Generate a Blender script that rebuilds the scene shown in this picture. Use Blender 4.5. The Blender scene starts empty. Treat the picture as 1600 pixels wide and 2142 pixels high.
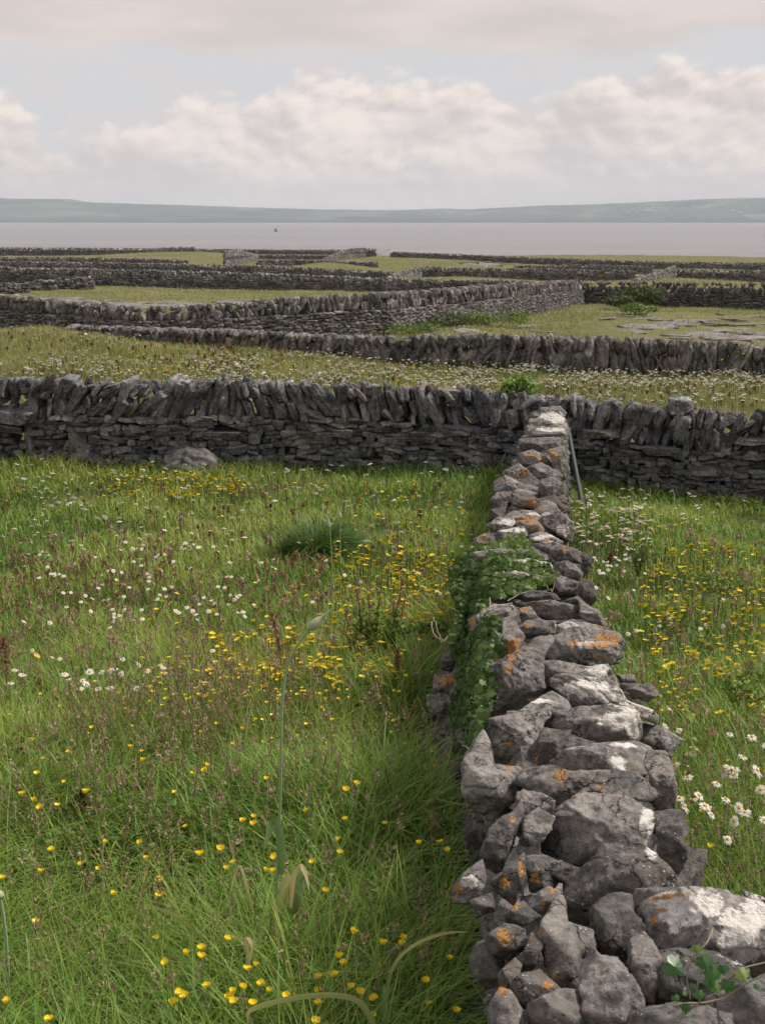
import bpy, bmesh, math, random
import numpy as np
from mathutils import Vector, noise as mnoise

# ------------------------------------------------------------------ camera, world, sun, exposure
SC = bpy.context.scene
COL = SC.collection
F = 2800.0; HY = 461.0; CX = 800.0; CY = 1071.0
PITCH = math.atan((CY-HY)/F)
CAMZ = 15.0
cd = bpy.data.cameras.new('camera'); cam = bpy.data.objects.new('camera', cd); COL.objects.link(cam)
cam.location = (0, 0, CAMZ); cam.rotation_euler = (math.pi/2-PITCH, 0, 0)
cd.sensor_fit = 'VERTICAL'; cd.sensor_height = 36.0; cd.lens = F/2142.0*36.0
cd.clip_start = 0.05; cd.clip_end = 60000
cd.dof.use_dof = True; cd.dof.focus_distance = 4.6; cd.dof.aperture_fstop = 18.0
SC.camera = cam

SUN_DIR = Vector((0.80, 0.22, 1.0)).normalized()
sun_el = math.asin(SUN_DIR.z); sun_az = math.atan2(SUN_DIR.x, SUN_DIR.y)
sl = bpy.data.lights.new('sun', 'SUN'); sl.energy = 4.4; sl.angle = math.radians(12); sl.color = (1.0, 0.93, 0.85)
so = bpy.data.objects.new('sun', sl); COL.objects.link(so)
so.rotation_euler = (-SUN_DIR).to_track_quat('-Z', 'Y').to_euler()
SC.view_settings.view_transform = 'Standard'; SC.view_settings.look = 'None'
SC.view_settings.exposure = 0.08; SC.view_settings.gamma = 1.0

class E:
    """a tiny expression builder over math nodes"""
    nt = None
    def __init__(s, sock): s.s = sock
    @staticmethod
    def m(op, *a, clamp=False):
        n = E.nt.nodes.new('ShaderNodeMath'); n.operation = op; n.use_clamp = clamp
        for i, v in enumerate(a):
            if isinstance(v, E): E.nt.links.new(v.s, n.inputs[i])
            else: n.inputs[i].default_value = v
        return E(n.outputs[0])
    def __add__(s, o): return E.m('ADD', s, o)
    __radd__ = __add__
    def __sub__(s, o): return E.m('SUBTRACT', s, o)
    def __rsub__(s, o): return E.m('SUBTRACT', o, s)
    def __mul__(s, o): return E.m('MULTIPLY', s, o)
    __rmul__ = __mul__
    def __truediv__(s, o): return E.m('DIVIDE', s, o)
    @staticmethod
    def step(x, a, b):
        n = E.nt.nodes.new('ShaderNodeMapRange'); n.interpolation_type = 'SMOOTHSTEP'
        for i, v in enumerate((x, a, b)):
            if isinstance(v, E): E.nt.links.new(v.s, n.inputs[i])
            else: n.inputs[i].default_value = v
        return E(n.outputs[0])
    @staticmethod
    def vec(x, y, z):
        n = E.nt.nodes.new('ShaderNodeCombineXYZ')
        for i, v in enumerate((x, y, z)):
            if isinstance(v, E): E.nt.links.new(v.s, n.inputs[i])
            else: n.inputs[i].default_value = v
        return E(n.outputs[0])
    @staticmethod
    def noise(v, scale, detail=4, rough=.5, dist=0, out=0, lac=2.0):
        n = E.nt.nodes.new('ShaderNodeTexNoise')
        if v is not None: E.nt.links.new(v.s, n.inputs['Vector'])
        n.inputs['Scale'].default_value = scale; n.inputs['Detail'].default_value = detail
        n.inputs['Roughness'].default_value = rough; n.inputs['Distortion'].default_value = dist
        n.inputs['Lacunarity'].default_value = lac
        return E(n.outputs[out])
    @staticmethod
    def voro(v, scale, feature='F1', smooth=1.0, detail=0, rand=1.0, out=0):
        n = E.nt.nodes.new('ShaderNodeTexVoronoi'); n.feature = feature
        if v is not None: E.nt.links.new(v.s, n.inputs['Vector'])
        n.inputs['Scale'].default_value = scale
        if 'Detail' in n.inputs: n.inputs['Detail'].default_value = detail
        if feature == 'SMOOTH_F1': n.inputs['Smoothness'].default_value = smooth
        n.inputs['Randomness'].default_value = rand
        return E(n.outputs[out])
    @staticmethod
    def mix(f, a, b):
        n = E.nt.nodes.new('ShaderNodeMix'); n.data_type = 'RGBA'
        for i, v in ((0, f), (6, a), (7, b)):
            if isinstance(v, E): E.nt.links.new(v.s, n.inputs[i])
            elif isinstance(v, (tuple, list)): n.inputs[i].default_value = (*v, 1) if len(v) == 3 else v
            else: n.inputs[i].default_value = v
        return E(n.outputs[2])
    @staticmethod
    def scale(c, f):
        n = E.nt.nodes.new('ShaderNodeVectorMath'); n.operation = 'SCALE'
        E.nt.links.new(c.s, n.inputs[0])
        if isinstance(f, E): E.nt.links.new(f.s, n.inputs[3])
        else: n.inputs[3].default_value = f
        return E(n.outputs[0])
    @staticmethod
    def curve(x, pts):
        n = E.nt.nodes.new('ShaderNodeValToRGB'); r = n.color_ramp; r.interpolation = 'B_SPLINE'
        while len(r.elements) < len(pts): r.elements.new(0.5)
        for e, (p, v) in zip(r.elements, sorted(pts)):
            e.position = p; e.color = (v, v, v, 1)
        E.nt.links.new(x.s, n.inputs[0])
        return E(n.outputs[0])

W = bpy.data.worlds.new('World'); SC.world = W; W.use_nodes = True
E.nt = W.node_tree; W.node_tree.nodes.clear()
def build_sky():
    nt = E.nt
    tc = nt.nodes.new('ShaderNodeTexCoord'); D_ = E(tc.outputs['Generated'])
    sp = nt.nodes.new('ShaderNodeSeparateXYZ'); nt.links.new(D_.s, sp.inputs[0])
    x, y, z = (E(sp.outputs[i]) for i in range(3))
    az = E.m('ARCTAN2', x, y); el = E.m('ARCSINE', z)
    sky = nt.nodes.new('ShaderNodeTexSky'); sky.sky_type = 'NISHITA'; sky.sun_disc = False
    sky.sun_elevation = sun_el; sky.sun_rotation = sun_az; sky.air_density = 1.0; sky.dust_density = 1.5
    clear = E.scale(E(sky.outputs[0]), 0.10)
    gap = E.mix(0.90, clear, (0.625, 0.622, 0.645))
    P = E.vec(az, el*1.55, 0.3)
    # profile of the cumulus tops over azimuth
    prof = [(0,.100),(60,.094),(95,.066),(200,.070),(290,.078),(400,.094),(520,.099),(600,.110),(700,.112),(850,.113),(1000,.110),(1070,.098),(1110,.092),(1150,.108),(1250,.116),(1450,.122),(1560,.112),(1600,.108)]
    pts = [(((p-800)/2910+.30)/.60, v/.2) for p, v in prof] + [(0.0, .45), (1.0, .5)]
    top = E.curve((az+.30)/.60, pts)*.2
    def bil(P):
        w = E.noise(P, 14, 2, .5, out=1)
        Pw = E(nt.nodes.new('ShaderNodeVectorMath').outputs[0]); vm = Pw.s.node; vm.operation = 'MULTIPLY_ADD'
        nt.links.new(w.s, vm.inputs[0]); vm.inputs[1].default_value = (.022, .022, .022); nt.links.new(P.s, vm.inputs[2])
        a = E.voro(Pw, 22, 'F1')
        b = E.voro(Pw, 58, 'F1')
        f = E.noise(Pw, 50, 6, .62)
        return (0.75-a)*.75 + (0.7-b)*.35 + (f-.5)*.85
    b0 = bil(P)
    P2 = E.vec(az+.0050, el*1.55+.0095, 0.3)
    b1 = bil(P2)
    edge = top + (b0-.62)*.035 - el
    cum = E.step(edge, -0.004, 0.010)
    depth = E.step(edge, 0.0, 0.040)          # how far under the cloud tops
    big = E.noise(P, 11, 4, .5)
    relief = (b0-b1)*1.15
    lum = E.m('MULTIPLY_ADD', relief, 1.15 - depth*.35, .66 - depth*.24 + (big-.5)*1.5, clamp=True)
    lum = E.step(lum, .05, 1.0)
    shade = E.mix(E.step(el, .02, .09), (.595, .540, .550), (.590, .530, .525))
    cumc = E.mix(lum, shade, (.86, .765, .70))
    # low haze bank near the horizon, streaky
    S = E.vec(az*1.0, el*7.0, 1.3)
    st = E.noise(S, 9, 5, .55)
    lowc = E.mix(E.step(st, .35, .65), (.595, .555, .575), (.685, .625, .605))
    low = E.step(el, .046, .012)
    cumc = E.mix(low*.75, cumc, lowc)
    # thin veil inside gaps and the high grey sheet above
    veil = E.noise(E.vec(az, el*3.2, 5.0), 16, 5, .6)
    gapc = E.mix(E.step(veil, .38, .66)*.75, gap, (.655, .595, .595))
    c1 = E.mix(cum, gapc, cumc)
    sheet_edge = .112 + (E.noise(E.vec(az, el*2.0, 9.0), 13, 5, .55)-.5)*.026 + az*az*.0 + E.step(az, .17, .24)*.020 - E.step(az, .02, .10)*.004
    sheet = E.step(el, sheet_edge-.003, sheet_edge+.015)
    sh = E.noise(E.vec(az, el*4.0, 2.0), 7, 4, .55)
    shc = E.mix(E.step(sh, .35, .65), (.60, .54, .515), (.70, .625, .585))
    shc = E.mix(E.step(el, .16, .5), shc, (.62, .60, .62))
    c2 = E.mix(sheet, c1, shc)
    ground = E.mix(E.step(z, -.02, 0.0), (.13, .14, .10), c2)
    bg = nt.nodes.new('ShaderNodeBackground'); nt.links.new(ground.s, bg.inputs[0]); bg.inputs[1].default_value = 1.06
    o = nt.nodes.new('ShaderNodeOutputWorld'); nt.links.new(bg.outputs[0], o.inputs[0])
build_sky()
W.cycles.sampling_method = 'NONE'
SC.cycles.max_bounces = 4; SC.cycles.diffuse_bounces = 2; SC.cycles.glossy_bounces = 2; SC.cycles.transmission_bounces = 3; SC.cycles.volume_bounces = 0

# ------------------------------------------------------------------ helpers
R = random.Random(7); NR = np.random.RandomState(11)
cp, spn = math.cos(PITCH), math.sin(PITCH)
FWD = np.array([0, cp, -spn]); UP = np.array([0, spn, cp]); RT = np.array([1., 0, 0]); CAM = np.array([0, 0, CAMZ])
def ray(px, py):
    px = np.asarray(px, float); py = np.asarray(py, float)
    xc = (px-CX)/F; yc = (CY-py)/F
    return np.stack([xc, cp+spn*yc, -spn+cp*yc], -1)
def world(px, py, D):
    r = ray(px, py); t = np.asarray(D, float)/r[..., 1]
    return CAM + r*t[..., None]
def pix(P):
    d = np.asarray(P)-CAM; zf = d@FWD
    return CX+F*(d@RT)/zf, CY-F*(d@UP)/zf
def hashn(ix, iy, iz, s=0):
    h = (ix.astype(np.uint32)*np.uint32(374761393) ^ iy.astype(np.uint32)*np.uint32(668265263) ^ iz.astype(np.uint32)*np.uint32(2147483647-1234567)) + np.uint32(s*7919+13)
    h = (h ^ (h >> np.uint32(13)))*np.uint32(1274126177); h = h ^ (h >> np.uint32(16))
    h = h*np.uint32(2246822519); h = h ^ (h >> np.uint32(15))
    return (h & np.uint32(0xffffff)).astype(float)/16777215.0
def vnoise(P, s=0):
    P = np.asarray(P, float); i = np.floor(P).astype(np.int64); f = P-i; f = f*f*(3-2*f)
    r = 0
    for dx in (0, 1):
        for dy in (0, 1):
            for dz in (0, 1):
                w = (f[..., 0] if dx else 1-f[..., 0])*(f[..., 1] if dy else 1-f[..., 1])*(f[..., 2] if dz else 1-f[..., 2])
                r = r + w*hashn(i[..., 0]+dx, i[..., 1]+dy, i[..., 2]+dz, s)
    return r*2-1
def fbm(P, o=4, s=0, g=.5):
    a, r, t = 1., 0., 0.
    P = np.asarray(P, float)
    for k in range(o):
        r = r+a*vnoise(P*(2.03**k)+17.3*k, s+k); t += a; a *= g
    return r/t
def mesh_np(name, V, faces, mat, attrs=None, smooth=False, parent=None, mats=None, midx=None):
    """faces: list of int arrays (n,k)"""
    me = bpy.data.meshes.new(name)
    V = np.ascontiguousarray(V, dtype=np.float32)
    me.vertices.add(len(V)); me.vertices.foreach_set('co', V.ravel())
    faces = [np.asarray(f, dtype=np.int32) for f in faces if len(f)]
    nl = sum(f.size for f in faces); npoly = sum(len(f) for f in faces)
    me.loops.add(nl); me.polygons.add(npoly)
    me.loops.foreach_set('vertex_index', np.concatenate([f.ravel() for f in faces]))
    st = []; o = 0
    for f in faces:
        st.append(o+np.arange(len(f))*f.shape[1]); o += f.size
    me.polygons.foreach_set('loop_start', np.concatenate(st).astype(np.int32))
    me.polygons.foreach_set('use_smooth', np.full(npoly, smooth, dtype=bool))
    for m_ in (mats or [mat]): me.materials.append(m_)
    if midx is not None: me.polygons.foreach_set('material_index', np.asarray(midx, dtype=np.int32))
    for k, v in (attrs or {}).items():
        a = me.attributes.new(k, 'FLOAT', 'POINT'); a.data.foreach_set('value', np.ascontiguousarray(v, dtype=np.float32))
    me.update(calc_edges=True)
    o = bpy.data.objects.new(name, me); COL.objects.link(o)
    if parent is not None: o.parent = parent
    return o
def tag(o, label=None, cat=None, group=None, kind=None):
    if label: o['label'] = label
    if cat: o['category'] = cat
    if group: o['group'] = group
    if kind: o['kind'] = kind
    return o
def empty(name, label, cat, loc=(0, 0, 0), group=None):
    o = bpy.data.objects.new(name, None); COL.objects.link(o); o.location = loc; o.empty_display_size = .1
    return tag(o, label, cat, group, 'thing')

# ------------------------------------------------------------------ walls, as (px, base, top, distance) stations
WALLS = {
 'cross': [(-420,975,790,19.2),(-100,977,792,19.1),(200,978,795,19),(500,980,798,19),(760,982,803,19),(950,984,815,18.9),(1085,995,822,18.7),(1200,1015,838,18.4),(1350,1035,850,18.1),(1480,1048,862,17.9),(1620,1058,862,17.7),(1950,1090,880,17.2)],
 'second': [(150,700,682,44),(260,708,685,42.5),(350,722,688,41),(520,730,692,40),(700,748,701,39.5),(850,765,705,39),(1000,772,700,39),(1200,784,706,39),(1400,790,714,39),(1620,798,724,39),(1950,810,735,39)],
 'oblique': [(-300,690,600,54),(0,688,616,50),(150,700,630,47),(300,714,642,45.5),(450,714,637,46),(620,708,622,48),(800,699,614,50),(950,682,603,57),(1080,661,594,66),(1210,636,586,80)],
 'right_dark': [(1214,634,591,80.5),(1350,640,589,80),(1480,643,590,79),(1640,650,592,78),(1950,660,596,76)],
 'long_dark': [(-350,590,555,116),(0,592,558,115),(188,598,562,112),(400,603,566,112),(600,607,573,110),(800,610,581,108),(1000,607,585,108),(1110,605,588,110)],
 'pale_end': [(38,607,592,98),(120,606,583,99),(192,603,579,100)],
 'left_low': [(-250,622,592,78),(0,616,590,82),(58,613,593,84)],
 'fifth_left': [(-350,568,545,170),(0,568,546,170),(250,568,549,170),(400,574,552,168),(600,580,556,165),(830,587,568,160)],
 'slope_mid': [(808,588,582,125),(842,584,566,145),(878,581,556,162)],
 'fifth_mid': [(880,582,557,165),(1080,584,561,165),(1330,588,566,165)],
 'slope_right': [(1325,590,584,125),(1365,586,572,140),(1408,582,556,157)],
 'fifth_right': [(1410,587,561,160),(1640,592,566,158),(1900,596,570,156)],
 'sixth_left': [(-350,554,535,230),(160,554,537,230),(300,554,540,230),(395,557,544,225)],
 'sixth_right': [(1075,568,555,225),(1200,570,553,225),(1365,572,557,222)],
 'sixth_mid': [(540,557,544,222),(620,556,542,225),(790,560,548,220)],
 'thin_mid': [(535,541,532,290),(710,542,533,290)],
 'coast_left': [(-350,536,516,330),(0,535,517,330),(200,534,518,330),(330,533,519,332),(520,531,521,340),(735,532,522,340)],
 'pale_mound': [(305,528,521,300),(350,527,517,303),(408,526,516,305)],
 'pale_slope_left': [(470,558,524,226),(500,553,523,250),(538,543,533,285)],
 'pale_slope_centre': [(676,547,542,225),(712,543,525,245),(740,541,519,255),(764,540,518,262)],
 'dark_stub': [(766,536,519,263),(786,536,520,263)],
 'coast_right': [(817,538,526,270),(1000,546,533,255),(1200,555,541,240),(1400,562,547,230),(1640,568,549,225),(1950,572,552,220)],
}
def wz(p): return float(p[2])-CAMZ
ctrl = []     # (u, logD, z)
for k, st in WALLS.items():
    for px, b, t, D in st:
        w_ = world(px, b, D); ctrl.append((w_[0]/D, math.log(D), wz(w_)))
for u in (-.45, -.2, 0, .2, .45):
    for D, z in ((3., -2.42), (5., -2.58), (7., -2.75), (10., -2.96), (14., -3.18)):
        ctrl.append((u, math.log(D), z-(.12*max(0, u)*D/14 if D > 6 else 0)))
for px, py, D in ((100,800,25),(500,822,26.5),(900,822,26.5),(1300,845,27),(1550,858,26.5),(100,690,40),(60,740,31),(250,740,34),(700,780,32),(1200,812,31),(1550,820,31),
                  (1300,700,50),(1550,710,50),(1000,700,46),(1400,665,64),(1100,690,56),(300,640,75),(600,622,92),(120,625,88),(900,545,240),(1000,553,215),(430,553,225),(1250,560,240)):
    w_ = world(px, py, D); ctrl.append((w_[0]/D, math.log(D), wz(w_)))
for u in (-.3, 0, .3): ctrl.append((u, math.log(380), -9.6))
ctrl = np.array(ctrl)
def rk(d2): return np.where(d2 > 1e-12, d2*np.log(d2+1e-12), 0)*.5
KX = 4.0
def feats(u, l): return np.stack([np.asarray(u)*KX, np.asarray(l)], -1)
C_ = feats(ctrl[:, 0], ctrl[:, 1]); n_ = len(C_)
K_ = rk(((C_[:, None]-C_[None])**2).sum(-1)) + np.eye(n_)*4e-4
A_ = np.zeros((n_+3, n_+3)); A_[:n_, :n_] = K_; A_[:n_, n_] = 1; A_[:n_, n_+1:] = C_; A_[n_, :n_] = 1; A_[n_+1:, :n_] = C_.T
W_ = np.linalg.solve(A_, np.concatenate([ctrl[:, 2], [0, 0, 0]]))
def G(x, y):
    """ground height (world z) at x, y"""
    x = np.asarray(x, float); y = np.asarray(y, float); sh = np.broadcast(x, y).shape
    x = np.broadcast_to(x, sh).ravel(); y = np.broadcast_to(y, sh).ravel()
    Dc = np.clip(y, 2.6, 380.); u = np.clip(x/Dc, -.45, .45); l = np.log(Dc)
    out = np.empty(len(x))
    for a in range(0, len(x), 20000):
        q = feats(u[a:a+20000], l[a:a+20000])
        out[a:a+20000] = rk(((q[:, None]-C_[None])**2).sum(-1))@W_[:n_] + W_[n_] + q@W_[n_+1:]
    out = np.maximum(out, -9.9)
    coast = np.clip((y-348)/60., 0, 1); out = out*(1-coast)+(-16.5)*coast
    return (out+CAMZ).reshape(sh)
_gx = np.linspace(-.6, .6, 121); _gl = np.linspace(math.log(2.4), math.log(420), 400)
def Gn(x, y): return G(x, y)
def hit_ground(px, py, h=0.0):
    """first point along the pixel's ray that is h above the ground"""
    px = np.atleast_1d(np.asarray(px, float)); py = np.atleast_1d(np.asarray(py, float)); h = np.broadcast_to(h, px.shape)
    Ds = np.exp(np.linspace(math.log(2.6), math.log(360), 90)); r = ray(px, py)
    best = np.full(len(px), np.nan); prev = None
    for D in Ds:
        t = D/r[:, 1]; x = r[:, 0]*t; z = CAMZ+r[:, 2]*t
        f = z-G(x, np.full(len(px), D))-h
        if prev is not None:
            m = np.isnan(best) & (f <= 0) & (prev > 0)
            best[m] = D0+(D-D0)*(prev[m]/(prev[m]-f[m]))
        prev = f; D0 = D
    ok = ~np.isnan(best); D = np.where(ok, best, 50.)
    t = D/r[:, 1]
    P = CAM+r*t[:, None]; P[:, 2] -= h
    return P[ok], ok

# ------------------------------------------------------------------ materials
def new_mat(name):
    m = bpy.data.materials.new(name); m.use_nodes = True; nt = m.node_tree; nt.nodes.clear(); E.nt = nt
    o = nt.nodes.new('ShaderNodeOutputMaterial')
    return m, nt, o
def attr(name):
    n = E.nt.nodes.new('ShaderNodeAttribute'); n.attribute_name = name; return E(n.outputs['Fac'])
def principled(nt, o, col, rough=.9, spec=.3, bump=None, bstr=.5, bdist=.01):
    p = nt.nodes.new('ShaderNodeBsdfPrincipled')
    if isinstance(col, E): nt.links.new(col.s, p.inputs['Base Color'])
    else: p.inputs['Base Color'].default_value = (*col, 1)
    if isinstance(rough, E): nt.links.new(rough.s, p.inputs['Roughness'])
    else: p.inputs['Roughness'].default_value = rough
    p.inputs['Specular IOR Level'].default_value = spec
    if bump is not None:
        b = nt.nodes.new('ShaderNodeBump'); b.inputs['Strength'].default_value = bstr; b.inputs['Distance'].default_value = bdist
        nt.links.new(bump.s, b.inputs['Height']); nt.links.new(b.outputs[0], p.inputs['Normal'])
    nt.links.new(p.outputs[0], o.inputs[0]); return p
def posn():
    g = E.nt.nodes.new('ShaderNodeNewGeometry'); return E(g.outputs['Position'])
def stone_mat(name, dark, light, S=1.0, pale=(.50, .47, .43), orange=(.52, .20, .025), near=False):
    m, nt, o = new_mat(name); P = posn()
    tone = attr('tone'); wh = attr('white'); og = attr('orange')
    n1 = E.noise(P, 5*S, 6, .62, .3); n2 = E.noise(P, 28*S, 5, .65); n3 = E.noise(P, 110*S, 3, .6)
    base = E.mix(E.step(n1*.5+n2*.5, .36, .66), dark, light)
    # dusty pinkish-grey bloom and dark algae mottles
    base = E.mix(E.step(E.noise(P, 13*S, 5, .7, .6), .52, .70)*.55, base, (light[0]*1.28, light[1]*1.18, light[2]*1.08))
    base = E.mix(E.step(E.noise(P, 19*S, 6, .7), .56, .68)*.6, base, (dark[0]*.55, dark[1]*.55, dark[2]*.6))
    base = E.mix(E.step(E.noise(P, 3.1*S, 4, .6), .50, .72)*.45, base, (.155, .115, .085))
    base = E.scale(base, tone)
    if near:
        sp_ = E.voro(P, 70, 'F1')
        base = E.mix(E.step(sp_, .20, .10)*E.step(E.noise(P, 9, 2), .44, .58)*.75, base, (.44, .43, .39))
        dv = nt.nodes.new('ShaderNodeVectorMath'); dv.operation = 'MULTIPLY_ADD'; nt.links.new(E.noise(P, 9, 4, .6, out=1).s, dv.inputs[0]); dv.inputs[1].default_value = (.16, .16, .16); nt.links.new(P.s, dv.inputs[2])
        ce = E.voro(E(dv.outputs[0]), 7.5, 'DISTANCE_TO_EDGE')
        crack = E.step(ce, .022, .004)*E.step(E.noise(P, 4.5, 2), .46, .56)
        base = E.mix(crack*.8, base, (.02, .02, .022))
        pit = E.step(E.voro(P, 48, 'F1'), .22, .08)*E.step(n2, .48, .62)
        base = E.mix(pit*.6, base, (.03, .03, .03))
    wm = E.step(wh + (n1-.5)*1.0 + (n2-.5)*1.3 + (n3-.5)*.5, .40, .66)
    pc = E.mix(E.step(n2*.5+n3*.5, .30, .56), (pale[0]*.55, pale[1]*.55, pale[2]*.56), pale)
    base = E.mix(wm, base, pc)
    om = E.step(og*.9 + (n2-.5)*2.1 + (n3-.5)*1.3, .46, .74)
    oc = E.mix(E.step(n3, .4, .6), (orange[0]*.55, orange[1]*.5, orange[2]*.6), orange)
    base = E.mix(om*.9, base, oc)
    bump = n1*(.10 if near else .4) + n2*.35 + n3*.14
    if near:
        bump = bump + E.noise(P, 260, 3, .6)*.05 + om*.03 - crack*.35 - pit*.15
    principled(nt, o, base, .93, .18, bump, .75 if near else .6, .035/S if not near else .03)
    return m
M = {}
M['near'] = stone_mat('weathered_limestone', (.078, .075, .074), (.285, .260, .235), 1.6, (.58, .54, .495), (.44, .22, .06), near=True)
M['cross'] = stone_mat('dark_shaded_limestone', (.034, .036, .042), (.225, .214, .210), .9)  # dark and light ends spread apart to stand in for shaded gaps, lit edges
M['pale'] = stone_mat('pale_sunlit_limestone', (.075, .073, .073), (.26, .24, .225), .35)  # pale stone; on slanting walls the colour also holds lichen and sunlit faces
M['mid'] = stone_mat('mid_limestone', (.045, .045, .049), (.235, .215, .20), .4)
M['far'] = stone_mat('far_limestone', (.060, .060, .064), (.25, .235, .225), .2)
def leaf_mat(name, c1, c2, trans=.35, rough=.55, spec=.35, zone=False):
    m, nt, o = new_mat(name)
    t = attr('tint'); c = E.mix(t, c1, c2)
    if zone:
        P = posn(); zn = E.noise(P, .55, 4, .6); c = E.mix(E.step(zn, .40, .62), c, E.mix(t, tuple(v*.62 for v in c1), tuple(v*.62 for v in c2)))
    p = nt.nodes.new('ShaderNodeBsdfPrincipled'); nt.links.new(c.s, p.inputs['Base Color'])
    p.inputs['Roughness'].default_value = rough; p.inputs['Specular IOR Level'].default_value = spec
    tr = nt.nodes.new('ShaderNodeBsdfTranslucent'); nt.links.new(c.s, tr.inputs[0])
    mx = nt.nodes.new('ShaderNodeMixShader'); mx.inputs[0].default_value = trans
    nt.links.new(p.outputs[0], mx.inputs[1]); nt.links.new(tr.outputs[0], mx.inputs[2]); nt.links.new(mx.outputs[0], o.inputs[0])
    return m
def flat_mat(name, c, rough=.6, spec=.3, trans=0.0):
    m, nt, o = new_mat(name)
    n = E.noise(posn(), 60, 3); cc = E.mix(n, tuple(v*.8 for v in c), c)
    p = principled(nt, o, cc, rough, spec)
    if trans:
        tr = nt.nodes.new('ShaderNodeBsdfTranslucent'); nt.links.new(cc.s, tr.inputs[0])
        mx = nt.nodes.new('ShaderNodeMixShader'); mx.inputs[0].default_value = trans
        nt.links.new(p.outputs[0], mx.inputs[1]); nt.links.new(tr.outputs[0], mx.inputs[2]); nt.links.new(mx.outputs[0], o.inputs[0])
    return m

# ------------------------------------------------------------------ terrain, sea, far shore
def build_terrain():
    ys = np.concatenate([np.linspace(-30, 2, 9), np.linspace(2.5, 60, 180), 60*np.exp(np.linspace(0.01, math.log(430/60), 170))])
    us = np.linspace(-1, 1, 241); V = []
    for y in ys:
        wd = max(14, abs(y)*.95); xs = us*wd; V.append(np.stack([xs, np.full_like(xs, y), xs*0], -1))
    V = np.array(V); V[..., 2] = G(V[..., 0], V[..., 1])
    lump = fbm(np.stack([V[..., 0]*.6, V[..., 1]*.6, V[..., 0]*0], -1), 3, 5)*.05*np.clip(V[..., 1]/10, .5, 3)
    V[..., 2] += lump - .03
    n, k = V.shape[:2]; I = np.arange(n*k).reshape(n, k)
    f = np.stack([I[:-1, :-1], I[:-1, 1:], I[1:, 1:], I[1:, :-1]], -1).reshape(-1, 4)
    m, nt, o = new_mat('turf'); P = posn()
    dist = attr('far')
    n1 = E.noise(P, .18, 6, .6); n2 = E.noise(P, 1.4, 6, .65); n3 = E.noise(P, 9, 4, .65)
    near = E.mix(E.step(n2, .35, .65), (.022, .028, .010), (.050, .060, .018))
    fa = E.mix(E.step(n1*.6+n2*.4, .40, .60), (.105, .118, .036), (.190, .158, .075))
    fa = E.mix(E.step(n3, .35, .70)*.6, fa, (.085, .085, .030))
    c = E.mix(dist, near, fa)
    mpr = nt.nodes.new('ShaderNodeMapping'); nt.links.new(P.s, mpr.inputs[0]); mpr.inputs['Scale'].default_value = (.35, .62, 1)
    rk_ = E.step(attr('rock') + (n1-.5)*.6 + (E.noise(E(mpr.outputs[0]), 1.6, 5, .7)-.5)*2.4, .60, .66)
    c = E.mix(rk_, c, E.mix(n3, (.15, .14, .13), (.30, .28, .262)))
    principled(nt, o, c, .95, .15, n2*.5+n3*.5, .7, .12)
    x, y = V[..., 0].ravel(), V[..., 1].ravel()
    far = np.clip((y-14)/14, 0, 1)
    px, py = pix(V.reshape(-1, 3))
    def blob(cx, cy, rx, ry): return np.clip(1.25-np.hypot((px-cx)/rx, (py-cy)/ry), 0, 1)
    rock = np.where(y > 30, blob(1450, 685, 330, 40)*.34+blob(330, 636, 240, 11)*.75+blob(900, 685, 120, 10)*.4+blob(1010, 552, 40, 4)*1.0+blob(1560, 705, 150, 18)*.4, 0)
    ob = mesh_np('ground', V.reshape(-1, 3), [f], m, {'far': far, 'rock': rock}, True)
    tag(ob, kind='structure')
build_terrain()
def build_sea():
    m, nt, o = new_mat('sea_water'); P = posn()
    mp = nt.nodes.new('ShaderNodeMapping'); nt.links.new(P.s, mp.inputs[0]); mp.inputs['Scale'].default_value = (.0016, .007, 1)
    bands = E.noise(E(mp.outputs[0]), 1.0, 5, .6)
    c = E.mix(E.step(bands, .35, .65), (.145, .138, .150), (.195, .178, .188))
    mp2 = nt.nodes.new('ShaderNodeMapping'); nt.links.new(P.s, mp2.inputs[0]); mp2.inputs['Scale'].default_value = (.25, .8, 1)
    w = E.noise(E(mp2.outputs[0]), 1.0, 5, .6)
    p = principled(nt, o, c, .38, .5, w, .35, .6)
    xs = np.array([-16000, 16000.]); ys = np.array([-200, 60, 200, 500, 1200, 3000, 8000, 16000.])
    V = np.array([(x, y, 0) for y in ys for x in xs]); I = np.arange(len(V)).reshape(-1, 2)
    f = np.stack([I[:-1, 0], I[:-1, 1], I[1:, 1], I[1:, 0]], -1)
    # keep the sea clear of the island: it starts under the shoreline ground
    V[:2, 1] = -2500
    V[:, 2] = 0.0
    ob = mesh_np('sea', V, [f], m); tag(ob, kind='structure')
build_sea()
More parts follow.
